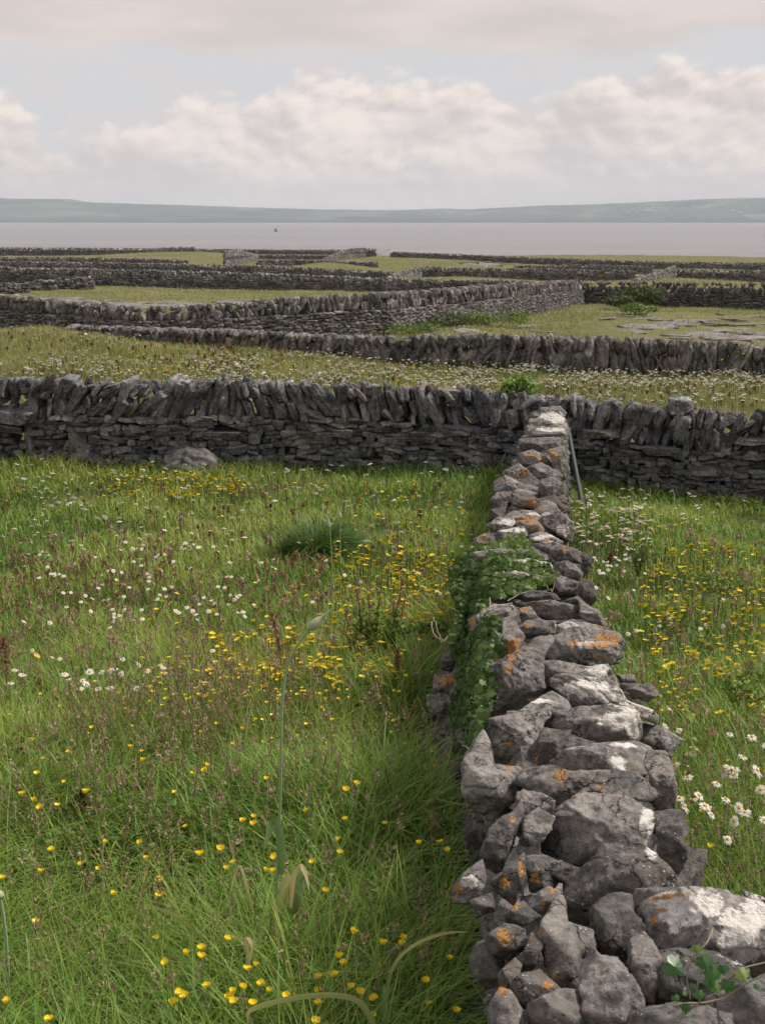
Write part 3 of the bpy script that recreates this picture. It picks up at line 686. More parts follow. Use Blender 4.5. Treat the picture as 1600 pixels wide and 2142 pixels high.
STONES = [ # (frame, outline, tone, roundness, push nearer (m), tilt of the upper facet)
 (z3,[(585,30),(600,8),(680,0),(712,30),(690,52),(640,60),(590,45)],1.1,1,0),
 (z3,[(565,80),(600,38),(650,25),(700,50),(715,92),(640,96),(590,100)],1.3,1,.1),
 (z3,[(548,112),(590,95),(715,95),(712,128),(640,134),(548,132)],1.2,0,.1),
 (z3,[(505,146),(670,136),(712,160),(702,196),(600,196),(510,195)],1.0,0,0),
 (z3,[(630,200),(700,178),(718,260),(712,325),(680,330),(650,250)],1.0,0,0),
 (z3,[(497,215),(560,196),(640,230),(672,292),(600,270),(520,258)],1.1,0,0),
 (z3,[(430,295),(500,256),(545,290),(520,345),(450,340)],1.15,0,0),
 (z3,[(535,275),(600,252),(652,280),(642,335),(590,328)],.95,0,.05),
 (z3,[(393,335),(440,308),(505,340),(480,388),(398,395)],1.1,0,.05),
 (z3,[(595,335),(650,318),(705,350),(705,425),(640,435),(588,392)],.85,0,0),
 (z3,[(362,435),(400,388),(465,383),(445,455),(400,466)],.8,0,0),
 (z3,[(378,462),(440,448),(432,515),(370,512)],.45,0,-.05),
 (z3,[(450,400),(530,380),(605,428),(590,456),(470,446)],.95,0,.1),
 (z3,[(425,500),(475,468),(560,466),(605,495),(560,520),(450,520)],1.2,0,.12),
 (z3,[(355,535),(405,498),(470,500),(495,532),(420,566)],1.1,1,.1),
 (z3,[(495,515),(580,503),(615,552),(560,576),(500,552)],.9,0,.1),
 (z3,[(600,480),(680,468),(742,520),(738,605),(680,570),(615,532)],.95,0,0),
 (z3,[(302,592),(370,563),(415,558),(425,604),(330,628)],1.3,0,.15),
 (z3,[(525,586),(600,557),(690,600),(682,625),(560,605)],1.2,0,.15),
 (z3,[(405,558),(520,536),(545,602),(440,615)],1.0,0,.1),
 (z3,[(555,620),(650,606),(722,640),(732,692),(680,704),(618,655)],.85,0,.1),
 (z3,[(735,640),(822,668),(822,722),(790,764),(758,712)],.55,0,0),
 (z3,[(668,705),(720,688),(783,740),(770,775),(700,755)],.8,0,.08),
 (z3,[(462,692),(540,683),(640,698),(657,742),(600,750),(520,716)],1.3,1,.18),
 (z3,[(685,760),(760,785),(762,852),(700,838),(640,782)],.9,0,.08),
 (z3,[(775,772),(830,788),(848,860),(822,884),(768,842)],.6,0,0),
 (z3,[(466,856),(560,818),(660,833),(684,862),(580,876)],.6,0,.15),
 (z3,[(515,884),(640,866),(752,888),(772,940),(620,950),(540,915)],.85,0,.15),
 (z3,[(768,868),(860,918),(892,970),(860,988),(778,940)],.9,0,.05),
 (z3,[(498,905),(550,896),(582,940),(520,965)],1.1,0,.12),
 (z3,[(278,955),(380,888),(462,878),(505,920),(440,985),(300,1005)],1.15,0,.1),
 (z3,[(478,1012),(540,957),(655,957),(655,1024),(560,1034),(480,1040)],.9,0,.2),
 (z3,[(648,995),(740,957),(832,972),(905,990),(760,1006),(700,1034)],.95,0,.2),
 (z3,[(300,655),(400,640),(520,640),(620,660),(640,700),(480,720),(330,700)],1.0,0,.0),
 (z3,[(360,760),(480,740),(640,760),(700,830),(560,850),(400,850)],.7,0,-.05),
 (z3,[(690,620),(760,640),(780,700),(720,690),(670,650)],.8,0,.0),
 (z4,[(650,78),(700,48),(830,28),(930,43),(968,90),(957,132),(940,172),(880,192),(760,197),(690,192),(640,170),(598,150),(610,112)],1.05,1,.22),
 (z4,[(427,-12),(470,-18),(522,70),(500,132),(440,232),(418,242),(398,182),(424,122)],.95,0,.02),
 (z4,[(500,142),(570,73),(642,58),(655,92),(612,132),(602,182),(617,292),(560,342),(510,392),(400,432),(345,412),(338,372),(378,332),(384,202),(430,180)],.92,1,.06),
 (z4,[(606,182),(690,186),(805,200),(855,190),(800,245),(700,255),(650,284),(598,312)],.95,0,.1),
 (z4,[(765,252),(830,200),(890,188),(937,255),(942,292),(860,304),(785,275)],1.2,0,.2),
 (z4,[(648,272),(690,248),(800,253),(900,263),(942,300),(982,348),(1080,373),(1113,405),(1098,442),(1040,405),(930,376),(850,356),(800,390),(740,374),(690,324),(653,302)],1.25,0,.30),
 (z4,[(936,242),(1010,237),(1022,268),(960,284)],1.0,0,.1),
 (z4,[(946,285),(1080,277),(1114,325),(1040,364),(995,348)],.95,0,.1),
 (z4,[(606,452),(650,392),(730,398),(900,372),(1022,398),(1033,500),(1012,535),(880,544),(810,524),(700,488),(628,488)],1.0,0,.30),
 (z4,[(338,452),(480,418),(600,328),(640,308),(705,343),(735,382),(640,402),(612,452),(592,512),(540,562),(500,655),(390,655),(343,562)],1.05,0,.08),
 (z4,[(257,622),(338,468),(372,550),(390,640),(500,645),(525,692),(484,784),(350,855),(278,824),(256,742)],1.05,1,.06),
 (z4,[(598,502),(620,483),(722,488),(692,562),(652,664),(558,668),(536,602),(588,540)],.6,0,.0),
 (z4,[(668,602),(720,513),(862,543),(800,585),(740,604)],.75,0,.1),
 (z4,[(1025,448),(1130,473),(1224,515),(1196,562),(1130,594),(1070,554),(1026,512)],1.0,0,.10),
 (z4,[(657,642),(718,587),(850,552),(1002,530),(1078,553),(1090,632),(1040,684),(900,674),(780,694),(688,684)],1.1,0,.26),
 (z4,[(496,742),(543,678),(640,652),(740,678),(900,662),(1000,662),(1102,720),(1097,764),(1040,784),(900,764),(740,774),(660,794),(558,764)],.95,0,.26),
 (z4,[(1076,590),(1152,568),(1192,720),(1188,832),(1150,864),(1088,792),(1098,702),(1056,642)],.95,1,.08),
 (z4,[(495,770),(560,765),(652,800),(642,864),(560,856),(522,955),(478,935)],.8,0,.06),
 (z4,[(583,988),(678,868),(738,808),(780,768),(852,776),(962,773),(1042,818),(1112,860),(1117,1052),(1000,980),(900,1018),(832,1066),(740,1096),(598,1044)],1.05,0,.26),
 (z4,[(1112,870),(1210,858),(1252,920),(1227,980),(1257,1010),(1232,1082),(1190,1124),(1106,1054)],.6,0,.05),
 (z4,[(518,882),(580,838),(652,880),(644,932),(592,987),(602,1052),(540,1134),(498,1002),(514,942)],.95,1,.08),
 (z4,[(338,1032),(398,900),(480,848),(502,798),(518,850),(484,950),(422,1104),(348,1094)],.55,0,.04),
 (z4,[(596,1046),(740,1090),(804,1110),(720,1158),(600,1158),(586,1100)],.6,0,.1),
 (z5,[(648,562),(740,498),(860,388),(900,348),(960,368),(1062,428),(1142,498),(1212,568),(1254,592),(1150,604),(1000,614),(852,644),(790,704),(780,764),(700,790),(636,764),(616,700),(648,642)],.80,1,.24),
 (z5,[(98,602),(180,508),(242,462),(262,540),(232,622),(200,664),(108,642)],1.1,0,.05),
 (z5,[(298,562),(440,427),(454,480),(442,562),(400,655),(328,604)],1.0,0,.08),
 (z5,[(195,652),(290,616),(304,692),(220,726)],.7,0,.0),
 (z5,[(455,450),(540,437),(604,560),(560,624),(478,604)],.9,0,.06),
 (z5,[(468,652),(560,583),(624,620),(562,714),(478,724)],1.0,0,.06),
 (z5,[(356,722),(440,657),(472,690),(524,720),(450,764),(366,764)],1.0,0,.04),
 (z5,[(266,832),(350,767),(442,790),(454,872),(380,924),(286,904)],.9,0,.04),
 (z5,[(538,762),(600,640),(642,617),(644,760),(764,790),(774,872),(732,982),(722,1064),(640,1096),(598,1052),(558,952),(526,842)],.95,1,.10),
 (z5,[(775,702),(848,637),(952,617),(964,700),(1014,760),(1014,832),(940,904),(860,944),(788,904),(772,800)],.55,0,.18),
 (z5,[(956,682),(1000,617),(1150,597),(1350,597),(1532,602),(1564,652),(1400,660),(1120,690),(1030,724),(1000,764)],.9,0,.20),
 (z5,[(1018,702),(1120,657),(1250,622),(1400,617),(1542,637),(1602,700),(1650,900),(1560,964),(1480,954),(1430,904),(1250,894),(1100,904),(1038,874),(1018,802)],1.2,0,.30),
 (z5,[(938,862),(1010,807),(1054,850),(1104,952),(1092,1042),(1040,1174),(998,1052),(948,962)],.8,1,.16),
 (z5,[(718,902),(760,867),(804,930),(880,937),(962,1030),(1042,1192),(980,1270),(760,1270),(738,1152),(718,1052)],1.0,0,.18),
 (z5,[(1096,932),(1250,897),(1440,920),(1502,960),(1502,1132),(1350,1184),(1096,1184),(1078,1102)],.5,0,.05),
 (z5,[(1338,1152),(1700,960),(1760,1330),(1338,1300)],.8,0,.24),
 (z5,[(955,1242),(1150,1168),(1500,1178),(1660,1242),(1660,1360),(955,1360)],.7,0,.22),
 (z5,[(378,1082),(420,1007),(520,977),(604,1060),(644,1092),(560,1134),(430,1164),(388,1134)],.7,0,.06),
 (z5,[(488,1162),(600,1097),(700,1087),(744,1130),(754,1202),(640,1280),(498,1290)],.65,0,.08),
 (z5,[(276,1172),(330,1077),(384,1090),(434,1172),(402,1290),(286,1290)],.95,0,.02),
 (z5,[(418,962),(480,817),(524,810),(534,862),(502,952),(450,994)],.7,0,.05),
 (z5,[(178,882),(260,847),(344,920),(344,1042),(260,1064),(198,984)],.8,0,.0),
 (z5,[(326,1002),(400,927),(434,960),(402,1044),(338,1094)],1.0,0,.04),
 (z5,[(1480,620),(1560,640),(1640,660),(1720,720),(1700,800),(1600,760)],.7,0,.1),
 (z4,[(158,152),(200,117),(234,200),(212,220),(160,208)],.5,0,0),
 (z4,[(127,242),(230,237),(248,290),(202,334),(127,304)],.9,1,0),
 (z4,[(98,332),(200,317),(214,400),(182,434),(104,384)],1.1,1,0),
 (z4,[(226,492),(280,437),(314,480),(284,564),(236,554)],.8,0,0),
 (z4,[(182,520),(232,500),(240,560),(200,600),(180,570)],.8,0,0),
 (z4,[(200,640),(256,600),(262,690),(220,710)],.7,0,0),
 (z4,[(1150,600),(1190,560),(1180,630)],.5,0,0),
 (z4,[(1186,690),(1172,780),(1196,840),(1206,760)],.7,0,0),
]
def traced_stone(i, zf, poly, tn, rnd, push):
    P = np.array([zf(*p) for p in poly]); x0, y0 = P.min(0); x1, y1 = P.max(0)
    a = P; b = np.roll(P, -1, 0); cr = a[:, 0]*b[:, 1]-b[:, 0]*a[:, 1]; A = cr.sum()/2
    c = np.array([((a[:, 0]+b[:, 0])*cr).sum(), ((a[:, 1]+b[:, 1])*cr).sum()])/(6*A)
    rs = np.random.RandomState(500+i)
    D = wall_depth(c[0], c[1]); t = D/ray(*c)[1]; k = t/F
    size = math.sqrt((x1-x0)*(y1-y0))*k; th = min(max(size*.62, .05), .30)
    lvl = 6 if size > .17 else 5
    d, f = ICO[lvl]
    # outline radius over angle
    Q = (P-c)*np.array([1, -1]); Q2 = np.roll(Q, -1, 0); ang = np.linspace(-math.pi, math.pi, 721)[:-1]; e = np.stack([np.cos(ang), np.sin(ang)], -1)
    Rad = np.zeros(720)
    for p, q in zip(Q, Q2):
        s = q-p; den = e[:, 0]*s[1]-e[:, 1]*s[0]; den = np.where(abs(den) < 1e-9, 1e-9, den)
        tt = (p[0]*s[1]-p[1]*s[0])/den; uu = (p[0]*e[:, 1]-p[1]*e[:, 0])/den
        ok = (uu >= -1e-6) & (uu <= 1+1e-6) & (tt > 0); Rad = np.where(ok, np.maximum(Rad, tt), Rad)
    Rad = np.where(Rad <= 0, Rad[Rad > 0].mean(), Rad)
    kw = 7 if rnd else 3; ker = np.hanning(kw+2)[1:-1]; ker /= ker.sum(); Rad = np.convolve(np.concatenate([Rad[-kw:], Rad, Rad[:kw]]), ker, 'same')[kw:-kw]*k*(1.06+.10*max(0, 1-size/.16))
    th_ = np.arctan2(d[:, 1], d[:, 0]); rad = np.interp(th_, np.concatenate([ang, [math.pi]]), np.concatenate([Rad, Rad[:1]]))
    planar = np.maximum(np.hypot(d[:, 0], d[:, 1]), 1e-3)
    q = [planar/rad]
    hw = (x1-x0)*k/2; hh = (y1-y0)*k/2; tk = th
    def plane(n, E0):
        n = np.array(n, float); n /= np.linalg.norm(n); h = max(float(n@np.array(E0)), .18*min(hw, hh, tk)); q.append(np.maximum(d@n, 1e-4)/h)
    top_edge = rs.uniform(.0, .45)
    plane((rs.uniform(-.22, .22), math.sin(math.radians(rs.uniform(48, 68))), .55), (0, hh*top_edge, tk*.78))
    plane((rs.uniform(-.25, .25), rs.uniform(-.25, .12), 1), (0, hh*top_edge, tk*.78))
    plane((-.75, rs.uniform(-.1, .3), .7), (-hw*.55, 0, tk*.72)); plane((.75, rs.uniform(-.1, .35), .7), (hw*.6, 0, tk*.72))
    plane((rs.uniform(-.4, .4), -.8, .6), (0, -hh*.62, tk*.72)); plane((0, 0, -1), (0, 0, -tk)); plane((rs.uniform(-1, 1), rs.uniform(-.3, 1), .8), (0, 0, tk*.86))
    for _ in range(2):
        v = rs.normal(0, 1, 3); v[2] = abs(v[2])+.35; v /= np.linalg.norm(v); rr0 = 1/max(math.hypot(v[0]/hw, v[1]/hh), abs(v[2])/tk, 1e-3)*.0+math.sqrt((v[0]*hw)**2+(v[1]*hh)**2+(v[2]*tk)**2); q.append(np.maximum(d@v, 1e-4)/(rr0*rs.uniform(.78, .95)))
    q = np.array(q); p_ = 28 if rnd else 60
    rr = (q**p_).sum(0)**(-1/p_)
    V = d*rr[:, None]; s_ = size
    # relief: broad lumps, bedding layers, pits
    bed = rs.normal(0, 1, 3); bed[1] += 2.2; bed /= np.linalg.norm(bed); lay = (V@bed)
    o3 = V+rs.uniform(0, 50, 3)
    strat = fbm(np.stack([lay*38, o3[:, 0]*5, o3[:, 2]*5], -1), 3, i)
    saw = lay*30+fbm(o3*6, 3, i+6)*1.6; saw = (saw-np.floor(saw))**4
    dis = fbm(o3*9, 4, i)*.009-saw*(.006 if i % 5 in (1, 3) else .0015)*min(1, s_/.15)+fbm(o3*30, 4, i+3, .62)*.012+strat*(.008 if i % 5 in (1, 3) else .003)*min(1, s_/.2)-np.clip(fbm(o3*22, 2, i+9)-.25, 0, 1)*.022
    V = V+d*(dis*min(1.0, s_/.12))[:, None]
    # local axes -> world: right, up of the view ray, towards the camera
    rd = ray(*c); rd = rd/np.linalg.norm(rd); ax = np.cross(np.array([0, 0, 1.]), rd); ax = -ax/np.linalg.norm(ax); ay = np.cross(ax, rd); ay *= np.sign(ay[2]); az = -rd
    cw = CAM+ray(*c)*t-az*(tk*.55-push*.35)
    Wv = V[:, :1]*ax+V[:, 1:2]*ay+V[:, 2:]*az
    px, py = pix(Wv+cw); front = V[:, 2] > -tk*.3
    wh = np.where(front, blobs(px, py, WB), -.2)+.04; og = np.where(front, blobs(px, py, OB), -.3)
    b = Batch(); b.add(Wv, f, tn, wh, og); return b, cw
near_root = empty('dry_stone_wall', 'weathered grey dry-stone wall running away from the camera, capped with orange and white lichen', 'dry-stone wall', tuple(world(1240, 1500, 4.2)))
NORG = np.array(near_root.location)
for i, (zf, poly, tn, rnd, push) in enumerate(STONES):
    if zf is z5 and sum(p[0] for p in poly)/len(poly) < 620: tn *= .74  # left-face stones darkened: shade of the side facing away put into tone
    if zf is z5 and poly[0] == (648, 562): tn *= .72
    b, cw = traced_stone(i, zf, poly, tn, rnd, push)
    o = b.build('stone', M['near'], near_root, smooth=True); o.location = cw-NORG
def fill_near():
    b = Batch(); D = 1.3
    B = np.array([[.1015, -.995, 0], [.995, .1015, 0], [0, 0, 1.]])
    while D < 18.5:
        tz = CAMZ+wtop(D); gz = float(G(wcx(D), D)); h = tz-gz; row = -.1
        drop = .13 if D < 9 else .09
        while row < h-drop-.05:
            rh = R.uniform(.07, .13)
            for side in (-1, 1, 0):
                off = .27+(h-row)*(wbat(D)*.85 if side < 0 else .06)-.155-(.07 if side < 0 and D < 4.6 else 0)
                c = np.array([wcx(D)+side*off+(R.uniform(-.02, .02)), D+R.uniform(-.03, .03), gz+row+rh/2]); lv = 4 if (D < 9 and side < 0) or D < 5 else 3
                if side == 0: lv = 2; c[0] = wcx(D)-.05
                b.stone(lv, c-NORG, (R.uniform(.09, .15), R.uniform(.09, .15), rh*R.uniform(.55, .8)), (R.uniform(-.3, .3), R.uniform(-.35, .35), R.uniform(-.5, .5)), B, tone=tone()*.72, white=R.uniform(-.2, .12), orange=R.uniform(-.4, .10))
            row += rh*.9
        D += R.uniform(.12, .19)
    o = b.build('stones', M['near'], near_root, smooth=False); tag(o, kind='stuff')
fill_near()
# ------------------------------------------------------------------ grass
M['grass'] = None
def grass_mat(name, stops, patch, trans=.30):
    """blade colours by tint, shifted towards the patch colour over the field"""
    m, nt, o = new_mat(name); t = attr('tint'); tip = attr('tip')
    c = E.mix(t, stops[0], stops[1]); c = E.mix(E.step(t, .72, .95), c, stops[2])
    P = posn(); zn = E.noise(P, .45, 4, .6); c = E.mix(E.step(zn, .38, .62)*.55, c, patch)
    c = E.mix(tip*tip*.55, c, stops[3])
    p = nt.nodes.new('ShaderNodeBsdfPrincipled'); nt.links.new(c.s, p.inputs['Base Color']); p.inputs['Roughness'].default_value = .5; p.inputs['Specular IOR Level'].default_value = .3
    tr = nt.nodes.new('ShaderNodeBsdfTranslucent'); nt.links.new(E.scale(c, 1.15).s, tr.inputs[0])
    mx = nt.nodes.new('ShaderNodeMixShader'); mx.inputs[0].default_value = trans
    nt.links.new(p.outputs[0], mx.inputs[1]); nt.links.new(tr.outputs[0], mx.inputs[2]); nt.links.new(mx.outputs[0], o.inputs[0])
    return m
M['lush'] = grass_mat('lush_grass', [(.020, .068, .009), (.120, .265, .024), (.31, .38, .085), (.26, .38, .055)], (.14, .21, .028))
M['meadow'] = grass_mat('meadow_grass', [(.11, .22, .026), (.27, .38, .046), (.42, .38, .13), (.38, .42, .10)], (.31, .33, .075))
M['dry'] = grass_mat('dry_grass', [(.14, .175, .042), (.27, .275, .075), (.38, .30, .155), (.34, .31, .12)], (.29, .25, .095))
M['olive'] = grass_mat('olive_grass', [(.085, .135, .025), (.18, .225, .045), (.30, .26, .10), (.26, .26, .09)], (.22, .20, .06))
def blades(name, x, y, h, wd, bend, tint, mat, segs=3, lean=None, z0=None, droop=.55):
    n = len(x); z = (G(x, y) if z0 is None else z0) - .02
    az = NR.uniform(0, 2*math.pi, n) if lean is None else lean
    wa = az+math.pi/2+NR.uniform(-.6, .6, n)
    ts = np.linspace(0, 1, segs+1); V = np.empty((n, 2*segs+1, 3)); T = np.empty((n, 2*segs+1))
    for k, t in enumerate(ts):
        r = h*bend*t*t; zz = h*(t-droop*bend*t*t)
        cx = x+np.cos(az)*r; cy = y+np.sin(az)*r; cz = z+zz
        w = wd*(1-t)**.7*.5 if k else wd*.35
        if k < segs:
            V[:, 2*k] = np.stack([cx-np.cos(wa)*w, cy-np.sin(wa)*w, cz], -1); V[:, 2*k+1] = np.stack([cx+np.cos(wa)*w, cy+np.sin(wa)*w, cz+w*.3], -1); T[:, 2*k:2*k+2] = t
        else: V[:, 2*k] = np.stack([cx, cy, cz], -1); T[:, 2*k] = 1
    b = np.arange(n)[:, None]*(2*segs+1)
    quads = [b+np.array([[2*k, 2*k+1, 2*k+3, 2*k+2]]) for k in range(segs-1)]
    tri = b+np.array([[2*segs-2, 2*segs-1, 2*segs]])
    o = mesh_np(name, V.reshape(-1, 3), quads+[tri], mat, {'tint': np.repeat(tint, 2*segs+1), 'tip': T.ravel()}, True)
    tag(o, kind='stuff'); return o
def wallmask(x, y, pad=0.0):
    w = wcx(y); hb = np.array([.30+wbat(float(a))*.75 for a in np.clip(y, 1, 30)])
    near = (y < 18.6) & (x > w-hb-pad) & (x < w+.34+pad)
    cxw = np.interp(x, XW[:, 0], XW[:, 1]); cross = abs(y-cxw) < .22
    return near | cross
XW = np.array([world(a, b, d)[:2] for a, b, t, d in WALLS['cross']])
def sample(n, d0, d1, us=.40):
    y = NR.uniform(d0, d1, n); x = NR.uniform(-us, us, n)*np.maximum(y, 5.5)
    m = ~wallmask(x, y); return x[m], y[m]
# clumpy density over the ground
def clump(x, y, s, seed): return fbm(np.stack([x*s, y*s, x*0], -1), 3, seed)
def lawn(name, n, d0, d1, hb, wd, mat, segs, seed, us=.40, hvar=.5, bend=(.3, 1.0), thin=.25, edge=True):
    x, y = sample(n, d0, d1, us); c = clump(x, y, 1.1, seed); keep = NR.uniform(0, 1, len(x)) < np.clip(.72+c*1.6, thin, 1); x, y, c = x[keep], y[keep], c[keep]
    h = (hb(y) if callable(hb) else hb)*(1+c*.7)*NR.uniform(1-hvar, 1+hvar, len(x))
    if edge:   # long grass shelters along the foot of the walls
        cw = np.interp(x, XW[:, 0], XW[:, 1]); e = np.exp(-((cw-y-.35)/.5)**2)*(y < cw); h = h*(1+e*1.0)
        e2 = np.exp(-((x-(wcx(y)-.55))/.35)**2)*(y > 7)*(y < 18.3); h = h*(1+e2*.55)
    t = np.clip(NR.beta(1.6, 2.2, len(x))+c*.35, 0, 1)
    return blades(name, x, y, h, wd*NR.uniform(.6, 1.4, len(x))*(.45+y/ (d1)*.75), NR.uniform(*bend, len(x)), t, mat, segs)
hn = lambda y: np.interp(y, [3, 5, 7.5, 10, 14, 18], [.34, .33, .25, .15, .11, .12])
lawn('long_grass', 122000, 2.3, 8.2, hn, .0130, M['lush'], 4, 21, us=.46, bend=(.3, 1.4), thin=.12)
lawn('meadow_grass', 150000, 6.2, 18.9, lambda y: hn(y)*.95, .013, M['meadow'], 2, 22)
lawn('green_grass', 80000, 7.0, 18.9, lambda y: hn(y)*1.0, .012, M['lush'], 2, 23, thin=0.0)
lawn('fine_grass', 26000, 2.3, 9.0, lambda y: hn(y)*1.35, .0030, M['meadow'], 4, 24, us=.46, bend=(.15, .9))
# the daisy meadow behind the cross wall
def beyond(name, n, d0, d1, h, wd, mat, seed, segs=1, us=.40):
    y = d0*(d1/d0)**NR.uniform(0, 1, n); x = NR.uniform(-us, us, n)*y
    c = clump(x, y, .5, seed); keep = NR.uniform(0, 1, n) < np.clip(.7+c*1.5, .15, 1)
    px, py = pix(np.stack([x, y, G(x, y)], -1)); bare = (np.hypot((px-1450)/250, (py-685)/32) < 1) & (NR.uniform(0, 1, n) < .85) & (y > 42)
    bare |= (np.hypot((px-330)/240, (py-636)/10) < 1) & (NR.uniform(0, 1, n) < .7) & (y > 48)
    keep &= ~bare; x, y, c = x[keep], y[keep], c[keep]
    return blades(name, x, y, h*(1+c*.8)*NR.uniform(.5, 1.4, len(x)), wd*(y/d0)**.8, NR.uniform(.2, .9, len(x)), np.clip(NR.beta(1.6, 2, len(x))+c*.4, 0, 1), mat, segs)
beyond('meadow_grass', 110000, 19.6, 41, .17, .014, M['dry'], 31, 2)
beyond('meadow_grass', 60000, 19.6, 41, .17, .014, M['olive'], 32, 2)
beyond('meadow_grass', 90000, 41, 110, .16, .035, M['dry'], 33)
beyond('meadow_grass', 60000, 41, 110, .15, .035, M['olive'], 34)
beyond('meadow_grass', 50000, 110, 330, .22, .10, M['dry'], 35)

# seed heads: soft pinkish-brown panicles on thin stalks
def seed_heads(name, x, y, h, col, npan=14, size=.0055, ln=.07, spread=.010, lean=.25):
    n = len(x); z = G(x, y); az = NR.uniform(0, 6.28, n); r = h*NR.uniform(.05, lean, n)
    top = np.stack([x+np.cos(az)*r, y+np.sin(az)*r, z+h], -1); base = np.stack([x, y, z], -1)
    mid = (top+base)/2; mid[:, 2] += h*.05; w = .0011*np.maximum(y, 4)/4
    V = []; s = NR.uniform(-1, 1, (n, 1))
    sd = np.stack([np.ones(n), s[:, 0]*.4, np.zeros(n)], -1)*w[:, None]
    st = np.stack([base-sd, base+sd, mid+sd, mid-sd, top+sd*.7, top-sd*.7], 1)
    f1 = np.arange(n)[:, None]*6; q1 = np.concatenate([f1+np.array([[0, 1, 2, 3]]), f1+np.array([[3, 2, 4, 5]])])
    dirn = (top-mid); dirn /= np.linalg.norm(dirn, axis=1)[:, None]
    tt = NR.uniform(0, 1, (n, npan)); lng = ln*NR.uniform(.6, 1.4, n)
    ctr = top[:, None]-dirn[:, None]*(tt*lng[:, None])[..., None]+NR.normal(0, 1, (n, npan, 3))*(spread*(.25+np.sin(tt*3.0))*.7)[..., None]
    a = NR.normal(0, 1, (n, npan, 3)); a[..., 2] += 1.2; a /= np.linalg.norm(a, axis=-1)[..., None]; b = np.cross(a, NR.normal(0, 1, (n, npan, 3))); b /= np.linalg.norm(b, axis=-1)[..., None]
    sz = (size*np.maximum(y, 4.5)/4.5)[:, None, None]*NR.uniform(.6, 1.3, (n, npan, 1))
    Q = np.stack([ctr-a*sz*1.5, ctr+b*sz*.6, ctr+a*sz*1.5, ctr-b*sz*.6], 2).reshape(-1, 3)
    q2 = np.arange(n*npan)[:, None]*4+np.array([[0, 1, 2, 3]])+n*6
    tint = np.concatenate([np.zeros(n*6), np.repeat(np.repeat(NR.uniform(0, 1, n), npan), 4)])
    mi = np.concatenate([np.zeros(len(q1)), np.ones(len(q2))])
    o = mesh_np(name, np.concatenate([st.reshape(-1, 3), Q]), [q1, q2], None, {'tint': tint}, False, mats=[M['stalk'], col], midx=mi)
    tag(o, kind='stuff')
M['stalk'] = leaf_mat('grass_stalk', (.16, .17, .06), (.22, .17, .08), .2)
M['pink_seed'] = leaf_mat('pinkish_seed', (.27, .18, .125), (.47, .35, .25), .3, .8, .1)
M['red_seed'] = leaf_mat('sorrel_seed', (.17, .080, .055), (.30, .17, .11), .3, .8, .1)
M['tan_seed'] = leaf_mat('tan_seed', (.24, .17, .10), (.38, .28, .18), .3, .8, .1)
def region_pts(L, h):
    X = []
    for x0, y0, x1, y1, n in L:
        P, ok = hit_ground(NR.uniform(x0, x1, n), NR.uniform(y0, y1, n), h); X.append(P)
    P = np.concatenate(X); m = ~wallmask(P[:, 0], P[:, 1]); return P[m]
P_ = region_pts([(-40,1300,900,1700,300),(0,1550,950,2100,330),(0,1080,950,1400,420),(150,1350,520,1560,60),(1200,1080,1640,1500,260),(1350,1450,1640,1860,120)], .3)
seed_heads('seed_heads', P_[:, 0], P_[:, 1], NR.uniform(.20, .42, len(P_))*np.interp(P_[:, 1], [5, 10], [1.15, .6]), M['pink_seed'])
P_ = region_pts([(0,1150,700,1320,230),(300,700,800,760,90),(0,680,500,800,90),(1000,800,1600,850,50),(0,1000,1000,1200,180),(640,760,1600,840,60)], .2)
seed_heads('seed_heads', P_[:, 0], P_[:, 1], NR.uniform(.12, .26, len(P_)), M['red_seed'], npan=8, ln=.06)
P_ = region_pts([(150,1390,480,1500,60),(100,1340,800,1600,70),(380,1380,640,1480,24)], .35)
seed_heads('seed_heads', P_[:, 0], P_[:, 1], NR.uniform(.3, .45, len(P_)), M['tan_seed'], npan=26, size=.0045, ln=.11, spread=.02, lean=.4)

# ------------------------------------------------------------------ flowers
def tube(pts, rad, sides=5):
    pts = np.array(pts, float); n = len(pts); rad = np.broadcast_to(rad, (n,)) if np.ndim(rad) < 2 else rad
    t = np.gradient(pts, axis=0); t /= np.linalg.norm(t, axis=1)[:, None]+1e-9
    u = np.cross(t, np.array([.3, 1, .2])); u /= np.linalg.norm(u, axis=1)[:, None]; v = np.cross(t, u)
    a = np.arange(sides)/sides*2*math.pi
    V = pts[:, None]+(np.cos(a)[None, :, None]*u[:, None]+np.sin(a)[None, :, None]*v[:, None])*rad[:, None, None]
    I = np.arange(n*sides).reshape(n, sides); J = np.roll(I, -1, 1)
    return V.reshape(-1, 3), np.stack([I[:-1], J[:-1], J[1:], I[1:]], -1).reshape(-1, 4)
def spline(P, n):
    P = np.array(P, float); t = np.linspace(0, len(P)-1, n); out = np.empty((n, P.shape[1]))
    for a, tt in enumerate(t):
        i = min(int(tt), len(P)-2); f = tt-i; p0 = P[max(i-1, 0)]; p1 = P[i]; p2 = P[i+1]; p3 = P[min(i+2, len(P)-1)]
        out[a] = .5*((2*p1)+(-p0+p2)*f+(2*p0-5*p1+4*p2-p3)*f*f+(-p0+3*p1-3*p2+p3)*f**3)
    return out
M['petal'] = flat_mat('white_petal', (.80, .78, .72), .6, .2, .25)
M['disc'] = flat_mat('yellow_disc', (.75, .38, .02), .8, .1)
M['butter'] = flat_mat('buttercup_petal', (.92, .68, .015), .35, .45, .2)
M['stem'] = flat_mat('green_stem', (.09, .13, .035), .6, .25)
M['clover'] = flat_mat('clover_pink', (.32, .075, .20), .8, .1, .2)
M['bud'] = flat_mat('pale_bud', (.50, .50, .30), .6, .2, .2)
